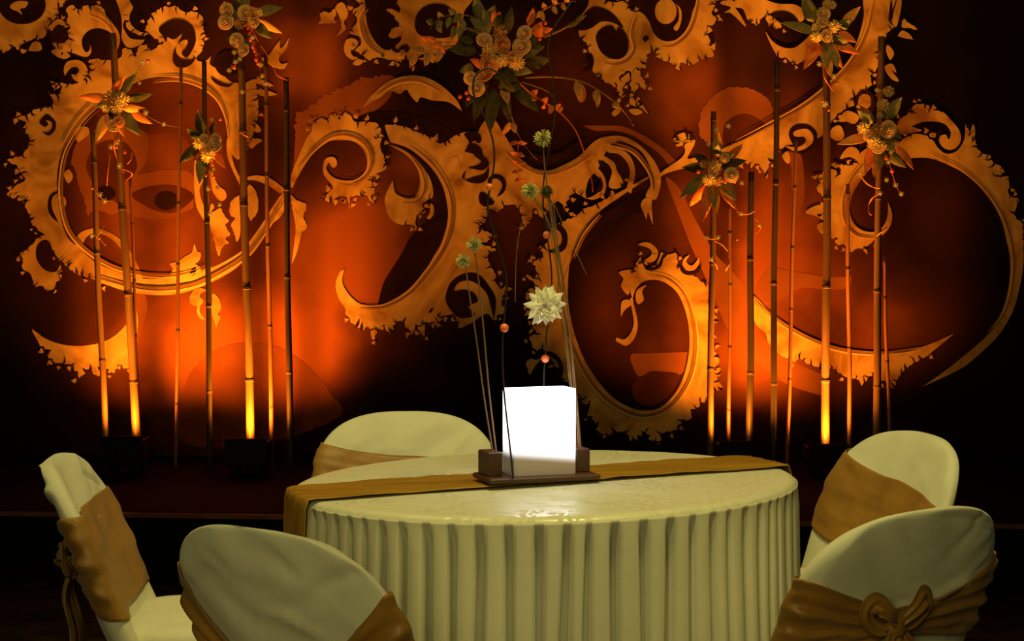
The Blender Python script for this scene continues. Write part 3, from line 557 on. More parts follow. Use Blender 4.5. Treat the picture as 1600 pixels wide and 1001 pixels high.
class Bunch:
    def __init__(s, px, py, Y, label, name='flower_bunch', cat='flowers', group='flower bunches in front of the backdrop'):
        s.Y = Y; s.c = at(px, py, Y); s.k = Y / F; s.root = empty(name, s.c, label, cat, group)
    def P(s, x, y, d=0): return at(x, y, s.Y - d) - s.c
    def leaf(s, b, t, wpx, key, d0=0, d1=.05, name='leaf', curl=.12, fold=.18):
        v, f = leafmesh(s.P(*b, d0), s.P(*t, d1), wpx * s.k, fold, curl); solid(meshobj(name, v, f, M[key], s.root))
    def rose(s, x, y, rpx, key='rose', d=.07):
        c = s.P(x, y, d); r = rpx * s.k * .86; m = MB(); tilt = Vector((rnd(-.5, .5), -1, rnd(-.2, .6))).normalized()
        q = tilt.to_track_quat('Z', 'Y'); m.add(*sphere(c + q @ Vector((0, 0, r * .2)), r * .36, 8, 5))
        for ring, (nn, rr, hh) in enumerate(((3, .42, .78), (4, .68, .62), (5, .90, .36), (6, 1.06, .02))):
            for i in range(nn):
                a0 = 2 * math.pi * (i + ring * .4) / nn; span = 2.6 * math.pi / nn; rows = []
                for u in range(4):
                    uu = u / 3; row = []
                    for w_ in range(5):
                        a = a0 + span * (w_ / 4 - .5); ed = 1 - abs(w_ / 4 - .5) * 1.1
                        rad = r * rr * (.45 + .72 * uu - .22 * uu * uu * (2 - ring * .9)) ; z = r * (-.55 + (hh + .55) * uu ** .8 * (.72 + .28 * ed))
                        row.append(c + q @ Vector((rad * math.cos(a), rad * math.sin(a), z)))
                    rows.append(row)
                m.add(*grid(rows, False))
        solid(m.build('rose', M[key], s.root), .0015)
    def mum(s, x, y, rpx, key='mum', d=.07, n=70):
        c = s.P(x, y, d); r = rpx * s.k; m = MB(); m.add(*sphere(c, r * .4, 8, 5))
        for i in range(n):
            z = 1 - 2 * (i + .5) / n; a = i * 2.39996; q = math.sqrt(1 - z * z); u = Vector((q * math.cos(a), q * math.sin(a), z)); u = (u + Vector((rnd(-.15, .15), rnd(-.15, .15), rnd(-.15, .15)))).normalized()
            sd = u.cross(Vector((.3, .7, .5))).normalized(); L = r * rnd(.85, 1.1); w_ = r * .10
            m.add([c + u * r * .3, c + u * L * .7 + sd * w_, c + u * L, c + u * L * .7 - sd * w_, c + u * L * .72 + u.cross(sd) * w_ * .8], [(0, 1, 2, 4), (0, 4, 2, 3)])
        m.build('strawflower', M[key], s.root, smooth=False)
    def berry(s, x, y, rpx=3, d=.06, key='berry'):
        m = MB(); m.add(*sphere(s.P(x, y, d), rpx * s.k, 10, 6)); m.build('berry', M[key], s.root)
    def star(s, x, y, rpx=5, d=.07):
        c = s.P(x, y, d); r = rpx * s.k; m = MB(); m.add(*sphere(c - Vector((0, .003, 0)), r * .28, 6, 4)); a0 = rnd(0, 1)
        for i in range(6):
            a = a0 + i * math.pi / 3; u = Vector((math.cos(a), -.25, math.sin(a))); sd = Vector((-math.sin(a), 0, math.cos(a)))
            m.add([c, c + u * r * .6 + sd * r * .28, c + u * r, c + u * r * .6 - sd * r * .28], [(0, 1, 2, 3)])
        solid(m.build('star_blossom', M['star'], s.root, smooth=False), .001)
    def tendril(s, pts, wpx=2, key='tendril', d=.06, name='tendril', taper=True):
        P = catmull([s.P(x, y, d + .012 * math.sin(i * 2.1)) for i, (x, y) in enumerate(pts)], 5); n = len(P)
        MB().add(*tube(P, [wpx * .5 * s.k * (1 - .6 * i / n if taper else 1) for i in range(n)], 6)).build(name, M[key], s.root)
    def core(s, rpx, key='twig', tie=.085):
        m = MB(); m.add(*sphere(Vector((0, 0, 0)), rpx * s.k, 10, 7)); m.build('binding', M[key], s.root)
        MB().add(*tube([(0, 0, 0), (0, tie * .5, -.006), (0, tie, 0)], .006, 8)).build('binding_wire', M['wire'], s.root)

random.seed(21)
FY = PY - .06
# leftmost bunch
b = Bunch(184, 165, FY, 'leftmost flower bunch on bamboo with yellow and orange pointed leaves'); b.core(9)
for a in (((188, 150), (213, 114), 17, 'green'), ((170, 153), (123, 151), 15, 'orange'), ((190, 175), (220, 212), 20, 'green'), ((168, 178), (149, 223), 17, 'yellow'), ((190, 167), (226, 170), 14, 'yellow'), ((205, 172), (237, 194), 15, 'orange'), ((198, 153), (237, 148), 16, 'darkgreen'), ((172, 170), (186, 192), 14, 'darkgreen'), ((182, 178), (193, 214), 14, 'yellow'), ((175, 145), (196, 118), 13, 'orange'), ((170, 160), (150, 166), 13, 'green')): b.leaf(*a)
for a in ((172, 153, 13, 'mum_deep'), (190, 156, 14, 'mum'), (183, 168, 12, 'mum'), (166, 168, 9, 'mum')): b.mum(*a)
b.rose(178, 196, 9, 'rose'); b.rose(186, 190, 8, 'rose_deep')
b.tendril([(205, 130), (215, 110), (224, 98), (232, 95)], 1, 'twig'); b.star(223, 97); b.star(218, 130, 3); b.berry(231, 95)
b.tendril([(225, 178), (240, 187), (258, 195), (280, 199)], 1.2, 'twig'); b.star(256, 194, 4); b.star(228, 176)
b.tendril([(182, 205), (178, 225), (182, 245), (188, 260), (194, 270)], 3); b.tendril([(192, 264), (206, 270), (204, 276), (197, 281)], 2.2); b.tendril([(206, 238), (204, 250), (199, 256)], 2.4)
b.tendril([(172, 240), (169, 265), (167, 290)], 2); b.tendril([(143, 290), (152, 302), (163, 315)], 2); b.tendril([(164, 350), (156, 364), (150, 372)], 1.4, 'twig'); b.tendril([(158, 374), (165, 383)], 2.5)
for a in ((174, 230), (183, 223), (187, 259), (157, 304), (164, 314), (144, 368)): b.star(*a)
for a in ((186, 218, 3), (182, 230, 2.5), (195, 238, 3), (144, 294, 2.5), (155, 372, 2)): b.berry(*a)
# second bunch
b = Bunch(322, 226, FY - .01, 'small flower bunch second from left on a dark pole with dark drooping leaves'); b.core(8)
for a in (((318, 212), (309, 171), 17, 'darkgreen'), ((312, 214), (292, 201), 16, 'darkgreen'), ((310, 228), (280, 254), 17, 'darkgreen'), ((318, 240), (311, 287), 17, 'green'), ((334, 236), (352, 262), 13, 'orange'), ((330, 212), (336, 190), 12, 'darkgreen'), ((318, 238), (330, 268), 13, 'darkgreen')): b.leaf(*a)
for a in ((312, 224, 11, 'mum'), (325, 243, 13, 'mum')): b.mum(*a)
b.rose(333, 227, 11); b.rose(337, 217, 8); b.rose(318, 216, 7, 'rose'); b.rose(324, 233, 6, 'rose_deep')
b.tendril([(328, 252), (330, 275), (333, 300), (345, 312)], 1.6); b.tendril([(322, 262), (324, 285), (326, 320), (328, 345)], 1.2, 'twig')
for a in ((334, 264), (325, 295), (340, 293), (343, 320), (328, 334), (331, 187)): b.star(*a, 4)
for a in ((332, 257, 3), (322, 274, 2.5), (334, 276, 2.5), (344, 186, 3), (339, 195, 2)): b.berry(*a)
# hanging berry bunch at the top
b = Bunch(378, 30, FY - .02, 'top left flower bunch with cream roses and a hanging chain of red berries'); b.core(12)
for a in (((380, 20), (386, -22), 22, 'green'), ((372, 22), (372, -10), 14, 'darkgreen'), ((400, 22), (441, 11), 17, 'green'), ((398, 36), (424, 60), 17, 'green'), ((405, 30), (440, 53), 13, 'yellow'), ((365, 30), (350, 2), 15, 'green'), ((376, 40), (352, 62), 16, 'darkgreen'), ((378, 55), (392, 72), 13, 'darkgreen'), ((372, 36), (362, 12), 10, 'green')): b.leaf(*a)
for a in ((353, 34, 11, 'rose'), (354, 16, 10, 'rose'), (384, 20, 11, 'rose'), (396, 34, 9, 'rose'), (370, 63, 10, 'rose'), (380, 78, 9, 'rose'), (394, 20, 9, 'rose_deep')): b.rose(*a)
for a in ((374, 38, 10, 'mum_deep'), (403, 20, 9, 'mum')): b.mum(*a)
for a in ((389, 44), (394, 48), (391, 53), (397, 68), (396, 73), (399, 79), (402, 86), (401, 93), (392, 62), (366, 105), (404, 99), (388, 40)): b.berry(*a, 3.6)
b.tendril([(396, 48), (402, 62), (408, 72), (417, 85), (422, 98), (428, 106)], 2.4); b.tendril([(392, 56), (398, 80), (404, 100), (410, 128)], 1); b.tendril([(428, 106), (434, 118), (446, 124), (450, 125)], 2); b.tendril([(372, 76), (366, 90), (360, 108)], 1, 'twig')
b.tendril([(375, 206), (382, 211), (388, 214)], 3)
for a in ((395, 59), (375, 92), (366, 82), (358, 110), (368, 97), (408, 102), (410, 119), (416, 131), (379, 144)): b.star(*a, 4.5)
# top right bunch
b = Bunch(1288, 50, FY - .02, 'top right flower bunch with olive leaves above red and orange pointed leaves'); b.core(11)
for a in (((1272, 35), (1254, -10), 22, 'green'), ((1275, 52), (1221, 34), 17, 'green'), ((1316, 40), (1344, 10), 15, 'yellow'), ((1312, 42), (1328, 30), 18, 'green'), ((1310, 50), (1338, 66), 13, 'orange'), ((1296, 56), (1325, 66), 17, 'green'), ((1300, 64), (1342, 84), 16, 'orange'), ((1280, 66), (1256, 107), 20, 'orange'), ((1290, 62), (1292, 108), 19, 'green'), ((1298, 66), (1316, 108), 13, 'orange'), ((1296, 64), (1310, 106), 16, 'green'), ((1294, 90), (1298, 120), 13, 'yellow'), ((1290, 20), (1296, -6), 13, 'green')): b.leaf(*a)
for a in ((1285, 18, 9, 'mum'), (1276, 42, 9, 'mum'), (1303, 42, 12, 'mum'), (1276, 58, 10, 'mum'), (1292, 6, 8, 'mum'), (1300, 8, 8, 'mum')): b.mum(*a)
b.rose(1292, 56, 9, 'rose'); b.rose(1285, 34, 8, 'rose'); b.rose(1287, 22, 9, 'rose')
b.tendril([(1286, 100), (1288, 120), (1296, 134), (1303, 142)], 3); b.tendril([(1288, 130), (1286, 150), (1290, 170)], 1, 'twig')
for a in ((1280, 100), (1303, 120), (1287, 164), (1302, 8), (1290, 162)): b.star(*a, 5)
for a in ((1308, 130, 2.5), (1286, 158, 2.5), (1295, 172, 2.2)): b.berry(*a)
# low bunch of the right cluster
b = Bunch(1118, 264, FY - .01, 'low flower bunch on bamboo right of the table lamp with red downward leaves'); b.core(11)
for a in (((1118, 240), (1123, 207), 15, 'yellow'), ((1118, 240), (1122, 226), 16, 'green'), ((1124, 250), (1146, 240), 17, 'green'), ((1134, 252), (1162, 224), 13, 'orange'), ((1128, 262), (1166, 250), 18, 'darkgreen'), ((1104, 258), (1066, 262), 18, 'darkgreen'), ((1106, 256), (1082, 240), 14, 'darkgreen'), ((1106, 272), (1062, 309), 19, 'green'), ((1104, 282), (1077, 324), 18, 'orange'), ((1110, 284), (1098, 346), 19, 'orange'), ((1112, 284), (1117, 326), 17, 'green'), ((1126, 280), (1150, 312), 21, 'green'), ((1124, 286), (1151, 328), 14, 'orange'), ((1121, 300), (1121, 332), 6, 'yellow')): b.leaf(*a)
for a in ((1117, 260, 12, 'mum'), (1108, 281, 12, 'mum'), (1122, 283, 9, 'mum_deep'), (1100, 256, 8, 'mum_deep')): b.mum(*a)
b.rose(1143, 273, 10, 'rose'); b.rose(1114, 268, 7, 'rose'); b.rose(1133, 247, 7, 'rose')
b.tendril([(1151, 328), (1158, 334), (1170, 334), (1180, 329)], 3); b.tendril([(1178, 340), (1186, 348), (1188, 358), (1180, 366)], 1.6); b.tendril([(1105, 372), (1115, 373), (1124, 371)], 3); b.tendril([(1116, 376), (1128, 382), (1137, 392)], 2.4); b.tendril([(1111, 406), (1118, 412), (1121, 420)], 2.6); b.tendril([(1141, 405), (1138, 415), (1134, 423)], 2.6)
b.tendril([(1107, 240), (1104, 226), (1107, 214)], 1, 'twig'); b.tendril([(1143, 228), (1146, 210), (1140, 198)], 1, 'twig')
for a in ((1107, 225), (1120, 203), (1138, 197), (1159, 286), (1158, 334), (1187, 352), (1122, 371), (1112, 405), (1105, 372)): b.star(*a, 4.5)
for a in ((1091, 268, 3), (1133, 284, 3), (1148, 284, 2.5), (1152, 374, 2)): b.berry(*a)
# rightmost bunch
b = Bunch(1374, 204, FY - .01, 'rightmost flower bunch on bamboo with bright yellow lower petals and red leaves'); b.core(12)
for a in (((1382, 186), (1409, 152), 21, 'green'), ((1364, 192), (1340, 172), 18, 'green'), ((1362, 182), (1343, 165), 10, 'orange'), ((1390, 200), (1440, 204), 14, 'orange'), ((1386, 200), (1408, 216), 16, 'darkgreen'), ((1358, 214), (1309, 224), 16, 'yellow'), ((1378, 210), (1398, 236), 18, 'green'), ((1394, 216), (1402, 232), 14, 'yellow'), ((1398, 228), (1428, 263), 16, 'orange'), ((1386, 236), (1416, 262), 17, 'darkgreen'), ((1374, 230), (1374, 266), 19, 'green'), ((1362, 228), (1352, 272), 16, 'orange'), ((1370, 232), (1366, 276), 14, 'orange'), ((1380, 232), (1388, 262), 13, 'darkgreen')): b.leaf(*a)
for a in ((1388, 143, 10, 'mum'), (1380, 165, 12, 'mum'), (1350, 200, 12, 'mum'), (1370, 204, 13, 'mum_deep'), (1366, 224, 13, 'mum'), (1376, 228, 10, 'mum'), (1375, 180, 6, 'mum')): b.mum(*a)
b.rose(1388, 202, 12, 'rose'); b.rose(1358, 212, 8, 'rose'); b.rose(1372, 230, 9, 'rose')
b.tendril([(1344, 271), (1352, 284), (1364, 292), (1376, 294)], 3); b.tendril([(1376, 302), (1364, 308), (1358, 320), (1358, 332), (1362, 336)], 3.2); b.tendril([(1370, 114), (1370, 130), (1371, 150)], 1.4); b.tendril([(1386, 355), (1378, 362), (1370, 368)], 3.4); b.tendril([(1388, 250), (1394, 270), (1400, 290), (1408, 303)], 1)
for a in ((1370, 141), (1388, 253), (1392, 238), (1385, 281), (1399, 289), (1408, 303), (1375, 302), (1344, 271)): b.star(*a, 4.5)
for a in ((1394, 267, 3.2), (1385, 247, 3.4), (1370, 149, 2.6)): b.berry(*a)
# large spray on the backdrop, top centre
b = Bunch(770, 95, 8.62, 'large central flower spray fixed high on the backdrop with long arching branches'); b.core(20, 'twig', .228)
for a in (((765, 55), (735, 28), 20, 'green'), ((760, 60), (722, 42), 17, 'darkgreen'), ((752, 30), (742, -8), 18, 'green'), ((778, 44), (770, 14), 14, 'orange'), ((790, 52), (800, 10), 17, 'darkgreen'), ((740, 105), (718, 112), 17, 'green'), ((752, 105), (735, 92), 14, 'orange'), ((790, 105), (832, 113), 20, 'green'), ((770, 112), (811, 127), 24, 'darkgreen'), ((772, 116), (806, 144), 22, 'darkgreen'), ((785, 118), (812, 140), 18, 'darkgreen'), ((758, 120), (752, 148), 17, 'darkgreen'), ((800, 130), (842, 175), 22, 'darkgreen'), ((786, 135), (794, 162), 15, 'mum_deep'), ((812, 55), (848, 75), 19, 'darkgreen'), ((826, 40), (834, 12), 14, 'orange'), ((832, 52), (863, 45), 17, 'orange'), ((836, 56), (846, 34), 18, 'orange'), ((820, 90), (850, 72), 13, 'green'), ((745, 80), (700, 76), 22, 'darkgreen'), ((820, 100), (860, 92), 22, 'darkgreen'), ((765, 50), (755, 12), 15, 'green'), ((740, 66), (716, 60), 15, 'darkgreen'), ((772, 46), (784, 20), 14, 'darkgreen'), ((762, 28), (774, 8), 16, 'green'), ((758, 130), (740, 190), 20, 'darkgreen'), ((772, 138), (766, 205), 22, 'darkgreen'), ((784, 140), (798, 192), 18, 'darkgreen'), ((750, 128), (727, 168), 16, 'darkgreen')): b.leaf(*a)
for a in ((765, 78, 14, 'mum'), (784, 94, 13, 'mum'), (808, 98, 14, 'mum'), (781, 52, 14, 'mum_deep'), (760, 90, 11, 'mum_deep')): b.mum(*a)
for a in ((757, 62, 11, 'rose'), (785, 70, 12, 'rose_deep'), (815, 72, 13, 'rose'), (819, 52, 11, 'rose'), (764, 103, 13, 'rose_deep'), (735, 122, 9, 'rose'), (745, 138, 11, 'rose'), (758, 116, 11, 'rose_deep'), (800, 90, 9, 'rose_deep')): b.rose(*a)
for a in ((719, 151), (729, 145), (732, 154), (843, 61), (852, 36), (780, 21), (766, 74), (770, 73)): b.berry(*a, 3.2)
def branch(pts, w, key, leaves, lk, lw=9):
    b.tendril(pts, w, key, .03, 'branch')
    for (x, y, tx, ty) in leaves: b.leaf((x, y), (tx, ty), lw, lk, .03, .05)
branch([(720, 66), (700, 66), (680, 64), (660, 60)], 2, 'tendril', [(690, 66, 676, 72), (680, 64, 668, 57), (672, 62, 657, 58), (686, 68, 696, 84), (684, 66, 690, 78)], 'orange', 8)
branch([(840, 22), (860, 10), (880, 4), (900, 2)], 2, 'tendril', [(846, 18, 850, 34), (852, 14, 848, 4), (864, 10, 870, 22), (870, 6, 862, 0), (878, 6, 884, 16), (884, 4, 888, -6), (846, 18, 838, 28)], 'yellow', 8)
branch([(812, 130), (835, 150), (860, 165), (880, 180), (900, 205), (915, 245), (924, 280), (926, 300)], 3, 'tendril', [(832, 148, 840, 140), (836, 152, 832, 158), (848, 160, 856, 152), (852, 164, 846, 168), (860, 164, 862, 176), (864, 166, 858, 178), (872, 172, 880, 168), (868, 170, 876, 162)], 'orange', 9)
branch([(820, 122), (855, 120), (890, 123), (920, 132), (955, 155), (978, 178), (990, 197)], 3.4, 'twig', [(900, 126, 908, 160), (930, 140, 936, 165), (958, 160, 968, 168)], 'mum_deep', 12)
branch([(850, 58), (880, 45), (905, 28), (920, 8), (928, -8)], 4, 'twig', [(885, 42, 908, 32), (900, 30, 916, 24)], 'darkgreen', 8)
branch([(790, 150), (796, 172), (804, 195), (812, 215), (830, 240), (840, 250)], 2.4, 'twig', [(798, 190, 784, 212), (800, 192, 806, 208)], 'rose_deep', 10)
branch([(815, 128), (850, 140), (864, 150)], 3, 'twig', [], 'green')
branch([(810, 222), (809, 245), (809, 270), (812, 284)], 1.8, 'tendril', [(810, 222, 794, 226), (810, 222, 824, 224), (809, 240, 797, 238), (809, 240, 820, 244), (809, 254, 800, 252), (809, 255, 822, 254), (809, 268, 800, 270), (810, 268, 818, 266), (811, 280, 804, 284), (812, 281, 820, 281)], 'orange', 7)
branch([(750, 30), (720, 22), (700, 24), (680, 34), (672, 46)], 2, 'twig', [(720, 22, 708, 36), (712, 22, 700, 14), (704, 26, 698, 44), (692, 28, 684, 18), (690, 32, 682, 48), (676, 36, 666, 32), (710, 40, 706, 62), (720, 30, 728, 48), (722, 40, 716, 60), (684, 36, 690, 52)], 'green', 10)
branch([(716, 70), (690, 74), (665, 80), (640, 90)], 2, 'twig', [(690, 74, 682, 98), (665, 80, 640, 76), (670, 80, 664, 104), (650, 84, 640, 104), (632, 78, 620, 92)], 'mum_deep', 12)

# ---------------------------------------------------------------- table
TX, TY, TZ, TR = .074, 4.2, .76, .59
SL = .024
def tz(x, extra=0): return TZ + SL * (x - TX) + extra
tb = empty('round_table', (TX, TY, 0), 'round banquet table hidden under the ivory cloth in the middle', 'table')
rows = [[Vector((r * math.cos(2 * math.pi * j / 64), r * math.sin(2 * math.pi * j / 64), z + SL * r * math.cos(2 * math.pi * j / 64))) for j in range(64)] for r, z in ((.575, .728), (.582, .733), (.582, .750), (.577, .755))]
MB().add(*grid(rows, True, True, True)).build('tabletop', M['underside'], tb, smooth=False)
for i in range(4):
    a = math.pi / 4 + i * math.pi / 2; p = Vector((math.cos(a) * .3, math.sin(a) * .3, 0))
    MB().add(*tube([p + Vector((0, 0, .0)), p + Vector((0, 0, .729 + SL * p.x))], .016, 10)).build('leg', M['housing'], tb)
# cloth: damask top and pleated skirt (two parts of one cloth)
cloth = empty('tablecloth', (TX, TY, tz(TX)), 'ivory tablecloth with damask top and pleated skirt on the round table', 'tablecloth')
cv = Vector((TX, TY, tz(TX)))
NS = 70 * 14
rows = []
for r in [.002] + [.04 * i for i in range(1, 15)] + [.567]:
    rows.append([Vector((r * math.cos(2 * math.pi * j / 140), r * math.sin(2 * math.pi * j / 140), SL * r * math.cos(2 * math.pi * j / 140) + .0006 * noise.noise(Vector((r * 9 * math.cos(2 * math.pi * j / 140), r * 9 * math.sin(2 * math.pi * j / 140), 1))))) for j in range(140)])
for r, z in ((.577, -.0015), (.584, -.005), (.5885, -.0105), (.5895, -.0125)):
    rows.append([Vector((r * math.cos(2 * math.pi * j / 140), r * math.sin(2 * math.pi * j / 140), z + SL * r * math.cos(2 * math.pi * j / 140))) for j in range(140)])
MB().add(*grid(rows, True)).build('cloth_top', M['damask'], cloth)
random.seed(3)
NPL = 72
pw = [rnd(.72, 1.28) for _ in range(NPL)]; tot = sum(pw); acc = 0; starts = []
for q in pw: starts.append(acc / tot); acc += q
lean = [rnd(-.6, .6) for _ in range(NPL)]; dep = [rnd(.75, 1.25) for _ in range(NPL)]
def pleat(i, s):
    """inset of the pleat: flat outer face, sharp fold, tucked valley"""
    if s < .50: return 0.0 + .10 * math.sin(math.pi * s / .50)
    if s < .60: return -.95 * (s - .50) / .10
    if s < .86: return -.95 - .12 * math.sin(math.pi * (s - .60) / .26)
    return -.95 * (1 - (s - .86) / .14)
skirt = []
ZB = -(TZ - .012)
levels = [0, .006, .014, .026, .045, .07, .10, .15, .22, .30, .40, .5, .6, .7, .8, .9, 1]
SEG = 16
for lv in levels:
    row = []; z = -.012 + (ZB + .012) * lv
    grow = smooth(-.004, .085, lv); soft = 1 - .25 * min(1, lv)
    for i in range(NPL):
        for q in range(SEG):
            s = q / SEG; fr = starts[i] + pw[i] / tot * s
            a = 2 * math.pi * fr + lean[i] * .055 * lv * math.sin(math.pi * s) + .035 * lv * noise.noise(Vector((fr * 30, lv * 2, 0)))
            r = .5905 + .022 * lv + pleat(i, s) * .024 * dep[i] * grow * soft + .010 * lv * noise.noise(Vector((fr * 40, lv * 1.5, 5)))
            x = r * math.cos(a); row.append(Vector((x, r * math.sin(a), z + SL * .6 * math.cos(a) * (1 - lv))))
    skirt.append(row)
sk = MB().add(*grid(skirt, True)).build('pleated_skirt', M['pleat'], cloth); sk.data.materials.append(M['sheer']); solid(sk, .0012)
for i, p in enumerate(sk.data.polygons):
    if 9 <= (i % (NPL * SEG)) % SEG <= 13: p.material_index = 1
# runner: gold satin strip lying over the cloth and down both sides
RA = R(19); rn = []
ctr = Vector((.03, 4.192))
ux = Vector((math.cos(RA), math.sin(RA))); uy = Vector((-math.sin(RA), math.cos(RA)))
def runner_pt(s, t):
    # s arc length along the strip, t across
    wob = .006 * noise.noise(Vector((s * 4, t * 3, 3)))
    p = ctr + uy * (t * .118 + .006 * noise.noise(Vector((s * 5, t * 2, 9))))
    # half chord of the cloth at this t
    rel = Vector((p.x - TX, p.y - TY)); bq = rel.dot(ux); h = math.sqrt(max(.01, .597 ** 2 - rel.length_squared + bq * bq)); lo, hi = -bq - h, -bq + h
    lift = .0035 + .0028 * (1 + noise.noise(Vector((s * 9, t * 2.5, 4)))) + (.003 * abs(noise.noise(Vector((s * 13, t * 20, 7)))))
    if s < lo + .01:
        d = (lo + .01) - s; k = max(0., min(1., d / .02)); q = p + ux * (lo - .008 * k - .03 * max(0, d - .02)); z = -max(0., d - .004) + lift * (1 - k)
        z = min(z, lift); return Vector((q.x, q.y, tz(q.x) + z))
    if s > hi - .01:
        d = s - (hi - .01); k = max(0., min(1., d / .02)); q = p + ux * (hi + .008 * k + .03 * max(0, d - .02)); z = -max(0., d - .004) + lift * (1 - k)
        z = min(z, lift); return Vector((q.x, q.y, tz(q.x) + z))
    q = p + ux * s; return Vector((q.x, q.y, tz(q.x, lift)))
rows = [[runner_pt(-.80 + i * 1.60 / 200, -1 + 2 * j / 26) for j in range(27)] for i in range(201)]
off = Vector((ctr.x, ctr.y, TZ))
o = MB().add(*grid(rows, False)).build('table_runner', M['runner'], None, True, off, off); solid(o, .0012)
tag(o, 'gold satin runner laid across the ivory tablecloth and hanging over its edge', 'table runner')

# ---------------------------------------------------------------- lamp centrepiece
LY = 4.125; lc = at(838, 755, LY); LX = lc.x; LR = R(19); LZ = tz(LX) + .0115
lampo = empty('table_lantern', (LX, LY, LZ), 'glowing white box lantern on a dark wooden tray, centre of the table', 'lamp', rz=LR)
MB().add(*box((0, 0, .006), (.268, .135, .012), 0, .003)).build('tray', M['lampwood'], lampo, smooth=False)
for sx, sy_ in ((-1, .012), (1, .018)):
    MB().add(*box((sx * .108, sy_, .012 + .0275), (.036, .075, .055), 0, .0025)).build('stem_block', M['lampwood'], lampo, smooth=False)
sw, sd_, sh = .150, .078, .197; th = .003; m = MB()
for c, s in (((0, -sd_ / 2 + th / 2, sh / 2), (sw, th, sh)), ((0, sd_ / 2 - th / 2, sh / 2), (sw, th, sh)), ((-sw / 2 + th / 2, 0, sh / 2), (th, sd_ - 2 * th, sh)), ((sw / 2 - th / 2, 0, sh / 2), (th, sd_ - 2 * th, sh))): m.add(*box(c, s))
so = m.build('shade', M['shade'], lampo, smooth=False); so.location = (.006, -.002, .0125)
tu = MB().add(*tube([(0, 0, .05), (0, 0, .18)], .012, 12)).build('bulb', mat('lit_tube', (1, 1, 1), .3, emit=(1, .97, .95), estr=6), lampo); tu.location = (.006, -.002, .0125)
MB().add(*box((.006, -.002, .0345), (.06, .05, .044), 0, .003)).build('lamp_holder', M['lampwood'], lampo, smooth=False)

# sticks with allium heads, wires with beads
random.seed(8)
def stick(pts, Y0, Y1, w0, key, name, label, cat, group=None, w1=None):
    n = len(pts); P = catmull([at(x, y, Y0 + (Y1 - Y0) * i / (n - 1)) for i, (x, y) in enumerate(pts)], 6); base = P[0].copy()
    root = empty(name, base, label, cat, group); w1 = w1 or w0
    MB().add(*tube([p - base for p in P], [(w0 + (w1 - w0) * i / len(P)) * .5 * Y0 / F for i in range(len(P))], 7)).build('stem', M[key], root)
    return root, base
def head(root, c, rpx, Y, n=110, key='allium'):
    r = rpx * Y / F; MB().add(*sphere(c, r * .42, 10, 7)).build('flower_core', M['alliumdark'], root); m = MB()
    for i in range(n):
        z = 1 - 2 * (i + .5) / n; a = i * 2.39996; q = math.sqrt(1 - z * z); u = Vector((q * math.cos(a), q * math.sin(a), z)); u = (u + Vector((rnd(-.2, .2), rnd(-.2, .2), rnd(-.2, .2)))).normalized()
        s = u.cross(Vector((.31, .72, .5))).normalized(); t = u.cross(s); L = r * rnd(.78, 1.08); w_ = r * .055
        m.add([c + u * r * .3 + s * w_, c + u * r * .3 - s * w_ * .6 + t * w_, c + u * r * .3 - s * w_ * .6 - t * w_, c + u * L * .9 + s * w_ * 1.2, c + u * L * .9 - s * w_ * .7 + t * w_, c + u * L * .9 - s * w_ * .7 - t * w_, c + u * L], [(0, 1, 4, 3), (1, 2, 5, 4), (2, 0, 3, 5), (3, 4, 6), (4, 5, 6), (5, 3, 6)])
    m.build('flower_spines', M[key], root, smooth=False)
def blockpos(sx, j): # top of a stem block
    q = Matrix.Rotation(LR, 3, 'Z') @ Vector((sx * .108 + (j - .5) * .012, .015 + (j - .5) * .02, .067)); return Vector((LX, LY, LZ)) + q
YB = LY + .02
for pts, hd, r, lab in (([(771, 714), (757, 625), (745, 535), (735, 470), (728, 420)], (724, 408), 13, 'lowest allium stick left of the glowing lantern'),
                        ([(776, 715), (764, 612), (756, 520), (748, 440), (742, 395)], (741, 382), 13, 'second lowest allium stick left of the glowing lantern'),
                        ([(901, 708), (893, 600), (884, 515), (874, 440), (864, 360), (856, 310)], (854, 299), 12, 'dark allium stick with a small head right of the lantern'),
                        ([(908, 709), (900, 612), (888, 490), (874, 400), (862, 330), (852, 270), (849, 230)], (848, 216), 15, 'tallest allium stick, its olive ball nearest the large flower spray'),
                        ([(905, 707), (897, 600), (888, 500), (876, 420), (858, 350), (838, 315), (833, 308)], (829, 298), 15, 'allium stick leaning left with an olive ball beside a dark ball')):
    left = pts[0][0] < 800; YY = (at(0, 0, YB)).y - (.03 if left else -.035)
    root, base = stick(pts, YY, YY, 3.4, 'stalk', 'allium_stick', lab, 'flower', 'allium sticks in the lantern tray', 2.2)
    head(root, at(*hd, YY) - base, r, YY, key='alliumdark' if r == 12 else 'allium')
